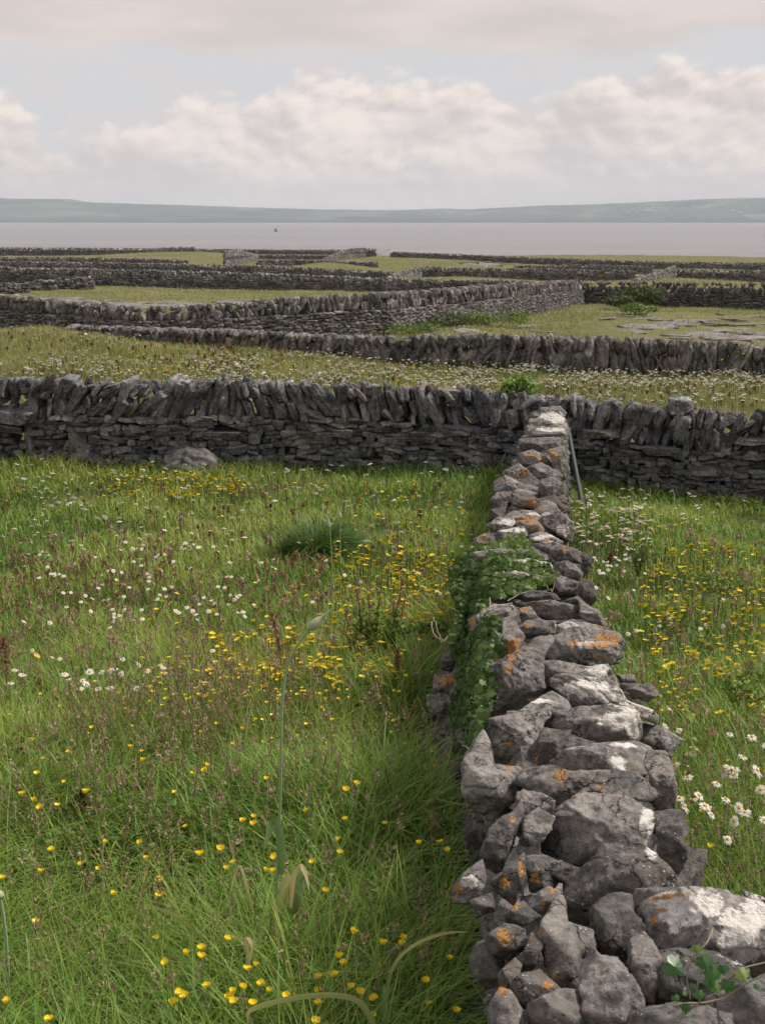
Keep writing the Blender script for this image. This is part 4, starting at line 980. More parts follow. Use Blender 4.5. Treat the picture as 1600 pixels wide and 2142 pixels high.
def daisy_geo(seed, tilt):
    r = np.random.RandomState(seed); V = []; Q = []; n = 0; np_ = 19
    tv = np.array([math.sin(tilt), 0, math.cos(tilt)]); X = np.array([math.cos(tilt), 0, -math.sin(tilt)]); Y = np.array([0, 1, 0.])
    for k in range(np_):
        a = k/np_*6.283+r.normal(0, .06); e = math.cos(a)*X+math.sin(a)*Y; s = -math.sin(a)*X+math.cos(a)*Y; d = r.uniform(-.006, .002); L = .024*r.uniform(.85, 1.08)
        rows = [(.006, .0018, .001), (.013, .0030, .0012+d*.3), (.020, .0029, d*.7), (L, .0012, d*1.3)]
        for q, w, z in rows: V += [e*q-s*w+tv*z, e*q+s*w+tv*z]
        for j in range(3): Q.append([n+2*j, n+2*j+1, n+2*j+3, n+2*j+2])
        n += 8
    d, f = ICO[3]; dd = d[:, :1]*X+d[:, 1:2]*Y+(d[:, 2:]*.45+.2)*tv
    return np.array(V), np.array(Q), dd*.0078, f
def butter_geo(seed, tilt):
    r = np.random.RandomState(seed); V = []; Q = []; n = 0
    tv = np.array([math.sin(tilt), 0, math.cos(tilt)]); X = np.array([math.cos(tilt), 0, -math.sin(tilt)]); Y = np.array([0, 1, 0.])
    for k in range(5):
        a = k/5*6.283+r.normal(0, .08); e = math.cos(a)*X+math.sin(a)*Y; s = -math.sin(a)*X+math.cos(a)*Y; o = r.uniform(.8, 1.15)
        for q, w, z in [(.001, .0015, 0), (.006, .0056, .0030*o), (.0098, .0074, .0075*o), (.0125, .0048, .0115*o)]: V += [e*q-s*w+tv*(z+.0012), e*q+tv*(z-.0003), e*q+s*w+tv*(z+.0012)]
        for j in range(3):
            b = n+3*j; Q += [[b, b+1, b+4, b+3], [b+1, b+2, b+5, b+4]]
        n += 12
    d, f = ICO[2]; return np.array(V), np.array(Q), (d*.0034)@np.stack([X, Y, tv])+tv*.003, f
def clover_geo(seed):
    r = np.random.RandomState(seed); V = []; Q = []
    for k in range(60):
        z = r.uniform(-.6, 1); a = r.uniform(0, 6.283); e = np.array([math.cos(a)*math.sqrt(1-z*z), math.sin(a)*math.sqrt(1-z*z), z]); s = np.cross(e, [0, 0, 1.]); s /= np.linalg.norm(s)+1e-6
        b = len(V); V += [e*.004-s*.0012, e*.004+s*.0012, e*.0115+s*.0016, e*.0115-s*.0016]; Q.append([b, b+1, b+2, b+3])
    return np.array(V), np.array(Q)
def stem_pts(r, H=1.0): b1, b2 = r.normal(0, .03, 2), r.normal(0, .05, 2); return spline([(b2[0]*1.6, b2[1]*1.6, 0), (b2[0]+b1[0], b2[1]+b1[1], .35*H), (b1[0]*.6, b1[1]*.6, .7*H), (0, 0, H)], 7)
HS = .34
def make_proto(kind, seed, parts=True):
    r = np.random.RandomState(seed); tilt = r.uniform(.15, .85) if kind == 'daisy' else (r.uniform(0, .35) if kind == 'buttercup' else 0)
    pts = stem_pts(r, HS); sv, sf = tube(pts, np.linspace(.0011, .0009, 7), 4)
    lift = np.array([0, 0, HS])
    if kind == 'daisy': pv, pf, dv, df = daisy_geo(seed, tilt); mats = ('petal', 'disc')
    elif kind == 'buttercup': pv, pf, dv, df = butter_geo(seed, tilt); mats = ('butter', 'butter')
    else: pv, pf = clover_geo(seed); dv, df = ICO[2][0]*.006, ICO[2][1]; mats = ('clover', 'clover')
    pv = pv+lift; dv = dv+lift
    if parts:
        root = mesh_np(kind, sv, [sf], M['stem'], smooth=True)
        a = mesh_np('petals' if kind != 'clover' else 'flower_head', pv, [pf], M[mats[0]], smooth=False, parent=root)
        if kind != 'clover': mesh_np('flower_centre', dv, [df], M[mats[1]], smooth=True, parent=root)
        return root
    V = np.concatenate([sv, pv, dv]); n1, n2 = len(sv), len(sv)+len(pv)
    return mesh_np(kind, V, [sf, pf+n1, df+n2], None, mats=[M['stem'], M[mats[0]], M[mats[1]]], midx=[0]*len(sf)+[1]*len(pf)+[2]*len(df))
def copy_flower(proto, fresh):
    if fresh[0]: fresh[0] = False; return proto
    o = proto.copy(); COL.objects.link(o)
    for ch in list(proto.children): c = ch.copy(); COL.objects.link(c); c.parent = o
    return o
def far_heads(name, kind, P, H, s, k=7):
    """flowers beyond counting: small real blossoms on stalks in one mesh"""
    n = len(P); H = np.broadcast_to(H, (n,)); a = np.arange(k)/k*6.283; tl = NR.normal(0, .25, (n, 2)); top = P+np.stack([0*H, 0*H, H], -1)
    sz = s*NR.uniform(.7, 1.25, n); zig = np.where(np.arange(k) % 2, .8, 1.1)
    ring = top[:, None]+np.stack([np.cos(a)[None]*sz[:, None]*zig, np.sin(a)[None]*sz[:, None]*zig, sz[:, None]*(tl[:, :1]*np.cos(a)+(tl[:, 1:]-.35)*np.sin(a)+(.18 if kind == 'buttercup' else 0))], -1)
    cen = top+np.array([0, 0, 1.])*(sz*.22)[:, None]*(-.6 if kind == 'buttercup' else 1)
    V = np.concatenate([ring, cen[:, None]], 1); b = np.arange(n)[:, None]*(k+1)
    T = np.concatenate([b+np.array([[j, (j+1) % k, k]]) for j in range(k)]); V = V.reshape(-1, 3); mi = [np.zeros(len(T))]
    r2 = sz*.34; ring2 = cen[:, None]+np.stack([np.cos(a)[None]*r2[:, None], np.sin(a)[None]*r2[:, None], np.full((n, k), .0)+.002], -1)
    b2 = np.arange(n)[:, None]*k+len(V); V = np.concatenate([V, ring2.reshape(-1, 3)]); T2 = b2+np.arange(k)[None]; mi.append(np.ones(len(T2)))
    w = .0012*np.maximum(P[:, 1]/8, 1); sd = np.stack([w, 0*w, 0*w], -1); st = np.stack([P-sd, P+sd, top+sd, top-sd], 1).reshape(-1, 3)
    b3 = np.arange(n)[:, None]*4+len(V); V = np.concatenate([V, st]); T3 = b3+np.arange(4)[None]; mi.append(np.full(len(T3), 2))
    m = {'daisy': ('petal', 'disc'), 'buttercup': ('butter', 'butter'), 'clover': ('clover', 'clover')}[kind]
    o = mesh_np(name, V, [T, T2, T3], None, mats=[M[m[0]], M[m[1]], M['stem']], midx=np.concatenate(mi)); tag(o, kind='stuff')
def scatter(kind, regions, exact, place, cap, hr):
    """regions: pixel boxes of the photograph turned into spots on the ground; exact: (px, py, head height, label)"""
    pl = []
    for px, py, h, lab in exact:
        if kind == 'buttercup': h = h+.13
        P, ok = hit_ground(px, py, h)
        if len(P): pl.append((P[0], h, lab))
    rest = []
    for x0, y0, x1, y1, n in regions:
        hh = NR.uniform(hr[0], hr[1], n)*np.interp((y0+y1)/2, [1000, 1350, 1700], [.62, .9, 1.25]); px = NR.uniform(x0, x1, n); py = NR.uniform(y0, y1, n)
        # loose drifts rather than an even sprinkle
        ed = (1-abs((px-(x0+x1)/2)/(x1-x0)*2)**2)*(1-abs((py-(y0+y1)/2)/(y1-y0)*2)**2)
        kp = (vnoise(np.stack([px/38, py/22, px*0], -1), 3) > NR.uniform(-1.0, .40, n)) & (ed > NR.uniform(-.35, .35, n)); px, py, hh = px[kp], py[kp], hh[kp]
        P, ok = hit_ground(px, py, hh); hh = hh[ok]; m = ~wallmask(P[:, 0], P[:, 1]); rest += [(p, h, None) for p, h in zip(P[m], hh[m])]
    rest.sort(key=lambda t: t[0][1]); pl += rest; ind, far = pl[:cap], pl[cap:]
    pr = [make_proto(kind, 900+i) for i in range(6)]; ps = [make_proto(kind, 920+i, False) for i in range(6)]; fr = {id(p): [True] for p in pr+ps}
    for i, (p, h, lab) in enumerate(ind):
        big = p[1] < 7.5 or lab; src = (pr if big else ps)[i % 6]; o = copy_flower(src, fr[id(src)])
        o.location = p-np.array([0, 0, .0]); s = place['s']*R.uniform(.8, 1.2)*(1+max(0, p[1]-8)*.03)*(.8 if kind == 'daisy' and p[1] > 7.5 else 1)*(.88 if kind == 'buttercup' and p[1] > 5.5 else 1)
        o.scale = (s, s, h/HS); o.rotation_euler = (0, 0, R.uniform(0, 6.28) if R.random() < .4 else -math.pi/2+R.gauss(0, .7))
        # keep the blossom's own proportions when the stem is longer or shorter
        tag(o, lab or place['label'](p), place['cat'], None if lab else place['group'](p))
        if lab: o['group'] = place['group'](p)
    for q in pr+ps:
        if fr[id(q)][0]:
            for ch in list(q.children): bpy.data.objects.remove(ch)
            bpy.data.objects.remove(q)
    if far: far_heads(place['far'], kind, np.array([f[0] for f in far]), np.array([f[1] for f in far]), place['fs'])
def zone(p):
    x, y = p[0], p[1]
    if x > wcx(y): return 'right of the near stone wall, ' + ('in the tall grass' if y < 9 else 'towards the cross wall')
    if y > 15: return 'in the green strip near the dark cross wall'
    if y > 9.5: return 'in the short meadow left of the near wall'
    if y > 6: return 'in the middle of the left-hand field'
    return 'among long grass at the left of the near wall'
DX = [(1521,1756,.42,'biggest white daisy with yellow centre, lowest in the clump right of the near wall'),(1432,1688,.42,'white daisy facing up beside the dark right edge of the near wall'),(1517,1672,.47,'white daisy with bright centre at the top of the clump right of the wall'),(1535,1718,.44,'white daisy tilted forward between two others right of the wall'),(1474,1686,.44,'small white daisy in the middle of the clump right of the wall'),(1598,1716,.44,'white daisy cut by the right edge of the picture'),(1487,1704,.42,'ragged white daisy seen side on in the clump right of the wall'),(1583,1612,.52,'tall white daisy seen from below against the grass at far right'),(1572,1542,.55,'highest large white daisy at the right edge'),(1400,1483,.42,'lone white daisy beside the white topped capstones'),(1438,1626,.44,'flat white daisy above the clump, close to the wall'),(1553,1584,.48,'narrow white daisy seen edge on near the right edge'),(1513,1606,.46,'upper of two overlapping white daisies right of the wall'),(1515,1614,.45,'lower of two overlapping white daisies right of the wall'),(1421,1670,.42,'half open daisy touching the right face of the wall'),(1545,1690,.44,'drooping white daisy behind the clump right of the wall'),(1499,1640,.44,'white daisy on a bent stem above the clump right of the wall'),(1558,1700,.43,'white daisy lying against its neighbour at the right of the clump'),(1461,1664,.43,'closed looking daisy behind the clump right of the wall')]
scatter('daisy', [(0,1375,330,1450,50),(0,990,560,1280,260),(200,1100,520,1300,110),(1185,1020,1360,1200,520),(1380,1500,1620,1720,34),(1180,1180,1560,1330,40),(0,1250,450,1480,30),(500,1000,1000,1260,70),(0,985,1050,1060,90),(1400,1020,1600,1100,30)], DX,
  {'s': .85, 'label': lambda p: 'white oxeye daisy '+zone(p), 'cat': 'daisy', 'group': lambda p: 'oxeye daisies '+zone(p), 'far': 'daisy_flowers', 'fs': .026}, 300, (.22, .36))
BX = [(710,2004,.28,'highest of the bright buttercups at the bottom middle'),(740,1953,.30,'buttercup left of the arching green stalk at the bottom'),(802,1977,.30,'buttercup just under the arching green stalk'),(843,1966,.32,'small buttercup on the arching green stalk'),(665,2048,.25,'large open buttercup at the bottom middle'),(698,2043,.26,'buttercup to the right of the large open one'),(735,2068,.24,'low buttercup above the arching dry blade'),(752,2078,.22,'buttercup beside the arching dry blade'),(546,2063,.26,'bright open buttercup left of the arching dry blade'),(508,2068,.25,'buttercup in the low row at the bottom'),(487,2078,.24,'upper of a touching pair of buttercups'),(479,2090,.23,'lower of a touching pair of buttercups'),(390,1997,.29,'buttercup above the purple clover'),(346,2018,.28,'small buttercup left of the purple clover'),(376,2081,.24,'left of two buttercups joined near the bottom edge'),(387,2087,.24,'right of two buttercups joined near the bottom edge'),(364,2101,.22,'lone low buttercup near the bottom edge'),(103,2135,.22,'buttercup at the bottom edge near the left corner'),(592,1812,.32,'pair head of buttercups beside the leek stalk'),(460,1779,.32,'buttercup on a thin stem in the lower left grass'),(418,1790,.30,'small buttercup in the lower left grass'),(293,1767,.32,'lone buttercup in the lower left grass'),(72,1678,.34,'buttercup far left in the long grass'),(180,1659,.33,'buttercup beside the dark seed head at left'),(530,1727,.33,'buttercup right of the centre left grass'),(575,1797,.32,'buttercup close to the leek stalk'),(665,2102,.20,'buttercup on the bottom edge under the dry blade'),(780,2128,.20,'lowest buttercup at the bottom right of the grass'),(955,2118,.22,'buttercup against the foot of the near wall'),(940,2008,.25,'small buttercup near the foot of the wall'),(890,2055,.24,'buttercup between the stalk and the wall foot'),(660,2138,.2,'buttercup cut by the bottom edge'),(1187,0,0,'')][:-1]
scatter('buttercup', [(440,1320,860,1420,520),(700,1130,950,1300,420),(800,1180,950,1290,90),(300,1180,940,1420,260),(640,1060,1000,1180,150),(200,985,520,1040,520),(0,1000,1000,1080,120),(300,1375,760,1470,160),(0,1560,950,1880,80),(1330,1130,1620,1310,520),(1340,1300,1640,1500,420),(1190,1060,1480,1120,90),(0,1330,700,1600,110),(500,1300,940,1560,130),(650,1000,1000,1060,60),(1360,1450,1620,1900,24),(400,1930,960,2142,26),(0,1880,400,2142,6)], BX,
  {'s': .90, 'label': lambda p: 'yellow buttercup '+zone(p), 'cat': 'buttercup', 'group': lambda p: 'buttercups '+zone(p), 'far': 'buttercup_flowers', 'fs': .0185}, 300, (.20, .34))
CX_ = [(233,2065,.2,'bright purple clover head low in the left grass'),(367,2008,.22,'purple clover head beside the buttercups at lower left'),(216,2128,.18,'small purple clover at the bottom left'),(1545,1815,.25,'purple clover under the biggest daisy right of the wall'),(1565,1730,.28,'purple clover between daisies right of the wall'),(1585,1745,.27,'purple clover near the right edge of the picture'),(1598,1752,.26,'purple clover cut by the right edge of the picture')]
scatter('clover', [(0,1180,620,1340,210),(250,1100,700,1260,90),(1500,1700,1600,1830,5)], CX_,
  {'s': 1.0, 'label': lambda p: 'dull purple clover head '+zone(p), 'cat': 'clover', 'group': lambda p: 'clover heads '+zone(p), 'far': 'clover_flowers', 'fs': .014}, 260, (.12, .22))
# thousands of daisies in the field behind the cross wall
P_ = region_pts([(60,760,1600,850,1300),(380,735,1620,815,2300),(950,765,1640,812,1500),(0,690,300,800,260)], .15)
kp = vnoise(np.stack([P_[:, 0]*.9, P_[:, 1]*.5, P_[:, 0]*0], -1), 8) > NR.uniform(-.8, .5, len(P_)); P_ = P_[kp & (P_[:, 1] > 19.6) & (P_[:, 1] < 41)]
far_heads('daisy_flowers', 'daisy', P_, NR.uniform(.18, .29, len(P_)), .034)
P_ = region_pts([(250,740,620,800,160),(800,755,1100,840,120)], .15); P_ = P_[(P_[:, 1] > 19.6) & (P_[:, 1] < 40)]
far_heads('buttercup_flowers', 'buttercup', P_, NR.uniform(.14, .24, len(P_)), .028)
P_ = region_pts([(200,620,700,640,60),(1300,650,1600,700,40),(0,960,1050,1000,60)], .12); far_heads('daisy_flowers', 'daisy', P_, NR.uniform(.1, .2, len(P_)), .035)
# ------------------------------------------------------------------ ivy, shrubs, tall plants
IVY = [(0, -.05), (.30, -.18), (.55, -.02), (.50, .22), (.80, .30), (.52, .50), (.42, .78), (.22, .72), (0, 1.12), (-.22, .72), (-.42, .78), (-.52, .50), (-.80, .30), (-.50, .22), (-.55, -.02), (-.30, -.18)]
OVAL = [(0, 0), (.22, .2), (.33, .5), (.2, .82), (0, 1.05), (-.2, .82), (-.33, .5), (-.22, .2)]
def leaves(P, N, size, shape, sd=0, updir=None):
    """one mesh of folded leaves: P centres, N facing directions"""
    n = len(P); r = np.random.RandomState(sd); sh = np.array(shape); k = len(sh)
    N = N/np.linalg.norm(N, axis=1)[:, None]; d = np.tile([0, 0, -1.], (n, 1)) if updir is None else updir
    d = d+r.normal(0, .45, (n, 3)); y = d-(d*N).sum(1)[:, None]*N; y /= np.linalg.norm(y, axis=1)[:, None]; x = np.cross(y, N)
    s = (size*r.uniform(.55, 1.2, n))[:, None, None]
    z = -.35*abs(sh[:, 0])+.05-.18*(sh[:, 1]-.4)**2
    V = P[:, None]+s*(sh[None, :, :1]*x[:, None]+(sh[None, :, 1:]-.4)*y[:, None]+z[None, :, None]*N[:, None])
    c = (P[:, None]+s*(np.zeros((1, 1, 1))*x[:, None]+.05*N[:, None]))
    V = np.concatenate([V, c], 1); b = np.arange(n)[:, None]*(k+1)
    T = np.concatenate([b+np.array([[j, (j+1) % k, k]]) for j in range(k)])
    return V.reshape(-1, 3), T, np.repeat(np.clip(r.beta(1.8, 2, n), 0, 1), k+1)
M['ivy'] = leaf_mat('ivy_leaf', (.018, .045, .010), (.085, .140, .026), .2, .45, .25)
M['ivy_pale'] = leaf_mat('young_ivy_leaf', (.07, .13, .025), (.20, .27, .06), .3, .45, .35)
M['vine'] = flat_mat('woody_vine', (.30, .24, .17), .8, .15)
M['twig'] = flat_mat('brown_twig', (.14, .085, .05), .85, .1)
def inpoly(x, y, poly):
    c = np.zeros(len(x), bool); p = np.array(poly); j = len(p)-1
    for i in range(len(p)):
        m = ((p[i, 1] > y) != (p[j, 1] > y)) & (x < (p[j, 0]-p[i, 0])*(y-p[i, 1])/(p[j, 1]-p[i, 1]+1e-9)+p[i, 0]); c ^= m; j = i
    return c
def wall_points(poly, n, out=(.0, .09)):
    p = np.array(poly); x = NR.uniform(p[:, 0].min(), p[:, 0].max(), n*4); y = NR.uniform(p[:, 1].min(), p[:, 1].max(), n*4); m = inpoly(x, y, poly); x, y = x[m][:n], y[m][:n]
    D = np.array([wall_depth(a, b) for a, b in zip(x, y)]); P = world(x, y, D); v = CAM-P; v /= np.linalg.norm(v, axis=1)[:, None]
    return P+v*NR.uniform(out[0], out[1], (len(P), 1)), v
def ivy_plant(lab, patches, vines, loc_px, group=None):
    root = empty('ivy', lab, 'ivy', tuple(world(*loc_px)), group); o = np.array(root.location)
    for nm, poly, n, size, mat, out in patches:
        P, v = wall_points(poly, n, out); Nn = v*1.0+np.array([-.35, 0, .45])+NR.normal(0, .75, P.shape)
        V, T, t = leaves(P-o, Nn, np.full(len(P), size), IVY, len(P)); ob = mesh_np(nm, V, [T], M[mat], {'tint': t}, False, root); tag(ob, kind='stuff')
    Vs, Fs, n0 = [], [], 0
    for zf, pts, rad, off in vines:
        q = [zf(*p) for p in pts]; W3 = []
        for a, b in q:
            D = wall_depth(a, b); P = world(a, b, D); v = CAM-P; W3.append(P+v/np.linalg.norm(v)*off)
        c = spline(W3, 8*len(W3)); c += fbm(c*30, 2, len(pts))[:, None]*.006; V, Q = tube(c-o, np.linspace(rad, rad*.45, len(c)), 5); Vs.append(V); Fs.append(Q+n0); n0 += len(V)
    if Vs: mesh_np('stems', np.concatenate(Vs), [np.concatenate(Fs)], M['vine'], smooth=True, parent=root)
    return root
c3 = lambda L: [z3(*p) for p in L]
c4 = lambda L: [z4(*p) for p in L]
ivy_plant('dense ivy spilling over the near wall, pale tangled stems and fresh leaves on its top',
  [('leaves', c3([(190,740),(240,670),(330,640),(420,700),(460,790),(360,860),(300,960),(245,960),(225,880),(205,830)]), 900, .038, 'ivy', (.02, .24)),
   ('leaves', c3([(240,650),(330,620),(450,600),(500,590),(560,640),(640,720),(680,770),(620,790),(500,830),(400,850),(300,720)]), 850, .034, 'ivy_pale', (.05, .22)),
   ('leaves', c3([(300,660),(450,640),(640,700),(640,780),(450,850),(330,860)]), 520, .038, 'ivy', (.04, .18)),
   ('leaves', c3([(440,570),(530,575),(560,620),(470,650),(430,620)]), 90, .030, 'ivy_pale', (.04, .12))],
  [(z3, [(380,915),(372,850),(410,810),(450,780),(500,750),(560,770),(610,790),(650,830)], .004, .16), (z3, [(300,720),(360,700),(440,690),(520,720),(600,730)], .003, .15), (z3, [(420,860),(450,810),(480,790),(470,760),(440,770),(430,800)], .003, .17),
   (z3, [(345,750),(400,700),(470,660),(530,640),(600,650),(660,690)], .0028, .15), (z3, [(500,700),(560,740),(620,760),(680,740)], .0028, .16), (z3, [(280,800),(340,770),(390,790),(420,840)], .0028, .15), (z3, [(450,870),(500,840),(560,830),(640,820)], .0028, .14),
   (z3, [(360,640),(430,660),(470,700),(540,690)], .0024, .15), (z3, [(600,690),(640,740),(660,790),(640,840)], .0024, .14)], z3(420,740)+(6.9,))
ivy_plant('dark ivy curtain lower down the left face of the near wall, with dry shoots',
  [('leaves', c4([(200,30),(280,-20),(420,0),(424,100),(400,180),(380,230),(380,330),(330,470),(300,560),(225,520),(195,400),(210,330),(235,280),(235,200),(200,130)]), 1250, .036, 'ivy', (.0, .20)),
   ('leaves', c4([(180,40),(220,-30),(330,-90),(430,-60),(420,20),(300,60),(215,80)]), 300, .022, 'ivy_pale', (.05, .14)),
   ('leaves', c4([(190,500),(310,480),(300,600),(250,700),(200,690)]), 60, .034, 'ivy', (.0, .08))],
  [(z4, [(112,0),(125,60),(165,85),(200,40),(215,0)], .003, .10), (z4, [(190,-60),(240,-40),(280,0),(330,20)], .0028, .14), (z4, [(290,-50),(330,-90),(340,-30),(310,20)], .0028, .14), (z4, [(230,60),(280,30),(360,-20),(430,-40)], .003, .13),
   (z4, [(150,90),(230,110),(290,90),(320,60)], .0025, .13), (z4, [(120,-20),(150,70),(180,90)], .0025, .08), (z4, [(200,480),(230,520),(300,600),(340,620)], .003, .06)], z4(320,250)+(5.2,))
# the ivy sprig near the camera at the lower right
def sprig():
    D0 = 1.86; c5 = lambda x, y, d=0: world(*z5(x, y), D0+d)
    root = empty('ivy_sprig', 'ivy sprig with a few glossy green leaves trailing over the nearest white blotched block', 'ivy', tuple(c5(1280, 1050))); o = np.array(root.location)
    Vs, Fs, n0 = [], [], 0
    for pts, rad in (([(955,1232,.0),(1040,1205,-.01),(1180,1150,-.03),(1290,1135,-.03),(1400,1115,-.03),(1500,1050,-.04),(1620,985,-.04)], .0020), ([(1345,790,.0),(1320,850,-.03),(1250,930,-.04),(1225,1020,-.04),(1240,1120,-.03)], .0015), ([(1420,1030,-.04),(1500,970,-.04),(1640,935,-.03)], .0017), ([(1290,1135,-.03),(1270,1080,-.05),(1300,980,-.05),(1330,930,-.05)], .0018), ([(1180,1150,-.03),(1200,1200,-.04),(1190,1260,-.04)], .0016)):
        c = spline([c5(*p) for p in pts], 30)-o; c += fbm(c*40, 2, 3)[:, None]*.002; V, Q = tube(c, np.linspace(rad, rad*.6, 30), 6); Vs.append(V); Fs.append(Q+n0); n0 += len(V)
    mesh_np('stems', np.concatenate(Vs), [np.concatenate(Fs)], M['vine'], smooth=True, parent=root)
    for x, y, s, pale in ((1165,965,62,0),(1270,882,24,1),(1310,945,38,0),(1350,1000,50,0),(1362,1068,50,1),(1285,1100,46,0),(1420,1060,38,0),(1492,1003,34,1),(1172,1118,26,0),(1222,1165,34,0),(1203,1215,40,1),(1105,1228,26,0),(1400,980,30,0),(1330,1045,34,0),(1255,1060,30,0),(1560,1060,22,0),(1215,1095,24,1)):
        P = c5(x, y, -.055)[None]-o; N = np.array([[R.uniform(-.4, .3), -1, R.uniform(.3, .9)]]); k = D0/F/2.2857
        V, T, t = leaves(P, N, np.array([s*k*1.55]), IVY, int(x)); mesh_np('leaf', V, [T], M['ivy_pale' if pale else 'ivy_mid'], {'tint': t*0+R.uniform(.2, .9)}, False, root)
M['ivy_mid'] = leaf_mat('glossy_ivy_leaf', (.022, .075, .014), (.06, .17, .03), .2, .35, .45)
sprig()
def bush(name, lab, cat, px, py, D, rx, ry, rz, n, size, mat, shape=OVAL, stems=6, lumps=5, seed=1, group=None):
    r = np.random.RandomState(seed); base = world(px, py, D); root = empty(name, lab, cat, tuple(base), group)
    L = [(r.uniform(-.6, .6)*rx, r.uniform(-.6, .6)*ry, r.uniform(.35, .8)*rz, r.uniform(.35, .65)) for _ in range(lumps)]
    P = []; N = []
    while len(P) < n:
        a = L[r.randint(lumps)]; d = r.normal(0, 1, 3); d /= np.linalg.norm(d); q = r.uniform(.55, 1.05)
        p = np.array([a[0]+d[0]*rx*a[3]*q, a[1]+d[1]*ry*a[3]*q, a[2]+d[2]*rz*a[3]*q*.8])
        if p[2] < 0: continue
        P.append(p); N.append(d+np.array([0, 0, .5])+r.normal(0, .5, 3))
    V, T, t = leaves(np.array(P), np.array(N), np.full(n, size), shape, seed); ob = mesh_np('foliage', V, [T], M[mat], {'tint': t}, False, root); tag(ob, kind='stuff')
    Vs, Fs, n0 = [], [], 0
    for k in range(stems):
        a = L[k % lumps]; c = spline([(r.uniform(-.1, .1)*rx, 0, -.02), (a[0]*.5, a[1]*.5, a[2]*.5), (a[0], a[1], a[2]*1.15)], 8); V, Q = tube(c, np.linspace(.02, .008, 8)*rz, 5); Vs.append(V); Fs.append(Q+n0); n0 += len(V)
    mesh_np('stems', np.concatenate(Vs), [np.concatenate(Fs)], M['twig'], smooth=True, parent=root); return root
M['bright_leaf'] = leaf_mat('bright_green_leaf', (.10, .20, .03), (.24, .36, .06), .35, .5, .3)
M['bramble'] = leaf_mat('bramble_leaf', (.035, .055, .016), (.10, .125, .035), .2, .6, .2)
M['bramble_green'] = leaf_mat('fresh_bramble_leaf', (.07, .12, .02), (.20, .28, .05), .25, .6, .2)
M['brown_leaf'] = leaf_mat('brownish_leaf', (.07, .055, .03), (.14, .11, .05), .2, .7, .1)
bush('leafy_shrub', 'bright green leafy shrub growing over the top of the cross wall beside the junction', 'shrub', 1080, 856, 18.75, .32, .14, .46, 700, .062, 'bright_leaf', seed=4, lumps=7)
bush('bramble_mound', 'big brown-green bramble mound leaning against the dark wall right of the corner', 'shrub', 1345, 640, 77.5, 2.4, 1.6, 1.15, 1500, .16, 'bramble', seed=5, lumps=6)
bush('bramble_mound', 'small round green bush left of the big bramble mound', 'shrub', 1292, 643, 74, 1.0, .9, .62, 700, .13, 'bramble', seed=6)
bush('bramble_mound', 'low fresh green bush in front of the big bramble mound', 'shrub', 1340, 660, 66, 1.0, .8, .60, 700, .12, 'bramble_green', seed=7)
bush('bramble_mound', 'dark green mound under the pale slanting wall, left one of two', 'shrub', 930, 692, 53, 1.5, 1.2, .65, 900, .12, 'bramble', seed=8)
bush('bramble_mound', 'greener mound under the pale slanting wall, right one of two', 'shrub', 1035, 684, 57, 1.5, 1.2, .72, 900, .12, 'bramble_green', seed=9)
bush('bramble_mound', 'flat grassy bramble at the left end of the slab field', 'shrub', 868, 700, 50, 1.2, 1.0, .42, 600, .10, 'bramble_green', seed=10)
def tussock(px, py, lab, n, rad, h):
    P = hit_ground(px, py)[0][0]; a = NR.uniform(0, 6.28, n); r = rad*NR.uniform(0, 1, n)**.6; o = blades('grass_tussock', P[0]+np.cos(a)*r*1.3, P[1]+np.sin(a)*r, h*NR.uniform(.5, 1.1, n)*(1.15-r/rad*.6), NR.uniform(.008, .016, n), NR.uniform(.3, 1.3, n), NR.uniform(0, .45, n), M['tuft'], 3, lean=a+NR.normal(0, .6, n))
    del o['kind']; tag(o, lab, 'tussock', None, 'thing')
M['tuft'] = grass_mat('tussock_grass', [(.025, .07, .012), (.08, .18, .025), (.16, .25, .05), (.20, .31, .06)], (.06, .13, .02))
tussock(665, 1168, 'dark round grass tussock in the short meadow left of the near wall', 1900, .26, .62)
tussock(140, 1350, 'broad dark tussock of grass at the left below the daisy patch', 1500, .5, .26)
bush('low_weed', 'dark broad leaved weed at the foot of the cross wall at far right', 'weed', 1560, 1070, 17.2, .45, .2, .18, 420, .05, 'bramble_green', seed=12)
bush('low_weed', 'dark weed with brown leaves standing alone right of the near wall', 'weed', 1335, 1200, 11.0, .10, .10, .34, 200, .035, 'bramble_green', seed=13)
bush('low_weed', 'dark green weed in the yellow buttercup patch on the right', 'weed', 1480, 1235, 9.6, .35, .3, .12, 420, .03, 'bramble_green', seed=14)
bush('low_weed', 'dark weed patch at the right edge behind the daisies', 'weed', 1575, 1460, 5.6, .20, .2, .12, 380, .026, 'bramble_green', seed=15)
bush('low_weed', 'small green sprig rooted in a gap of the low slab wall at far right', 'weed', 1545, 765, 38.9, .45, .2, .7, 200, .12, 'bramble_green', seed=16)
bush('low_weed', 'clump of yellow-green leaves low in the meadow left of the near wall', 'weed', 905, 1330, 7.8, .25, .2, .10, 360, .03, 'bramble_green', seed=17)

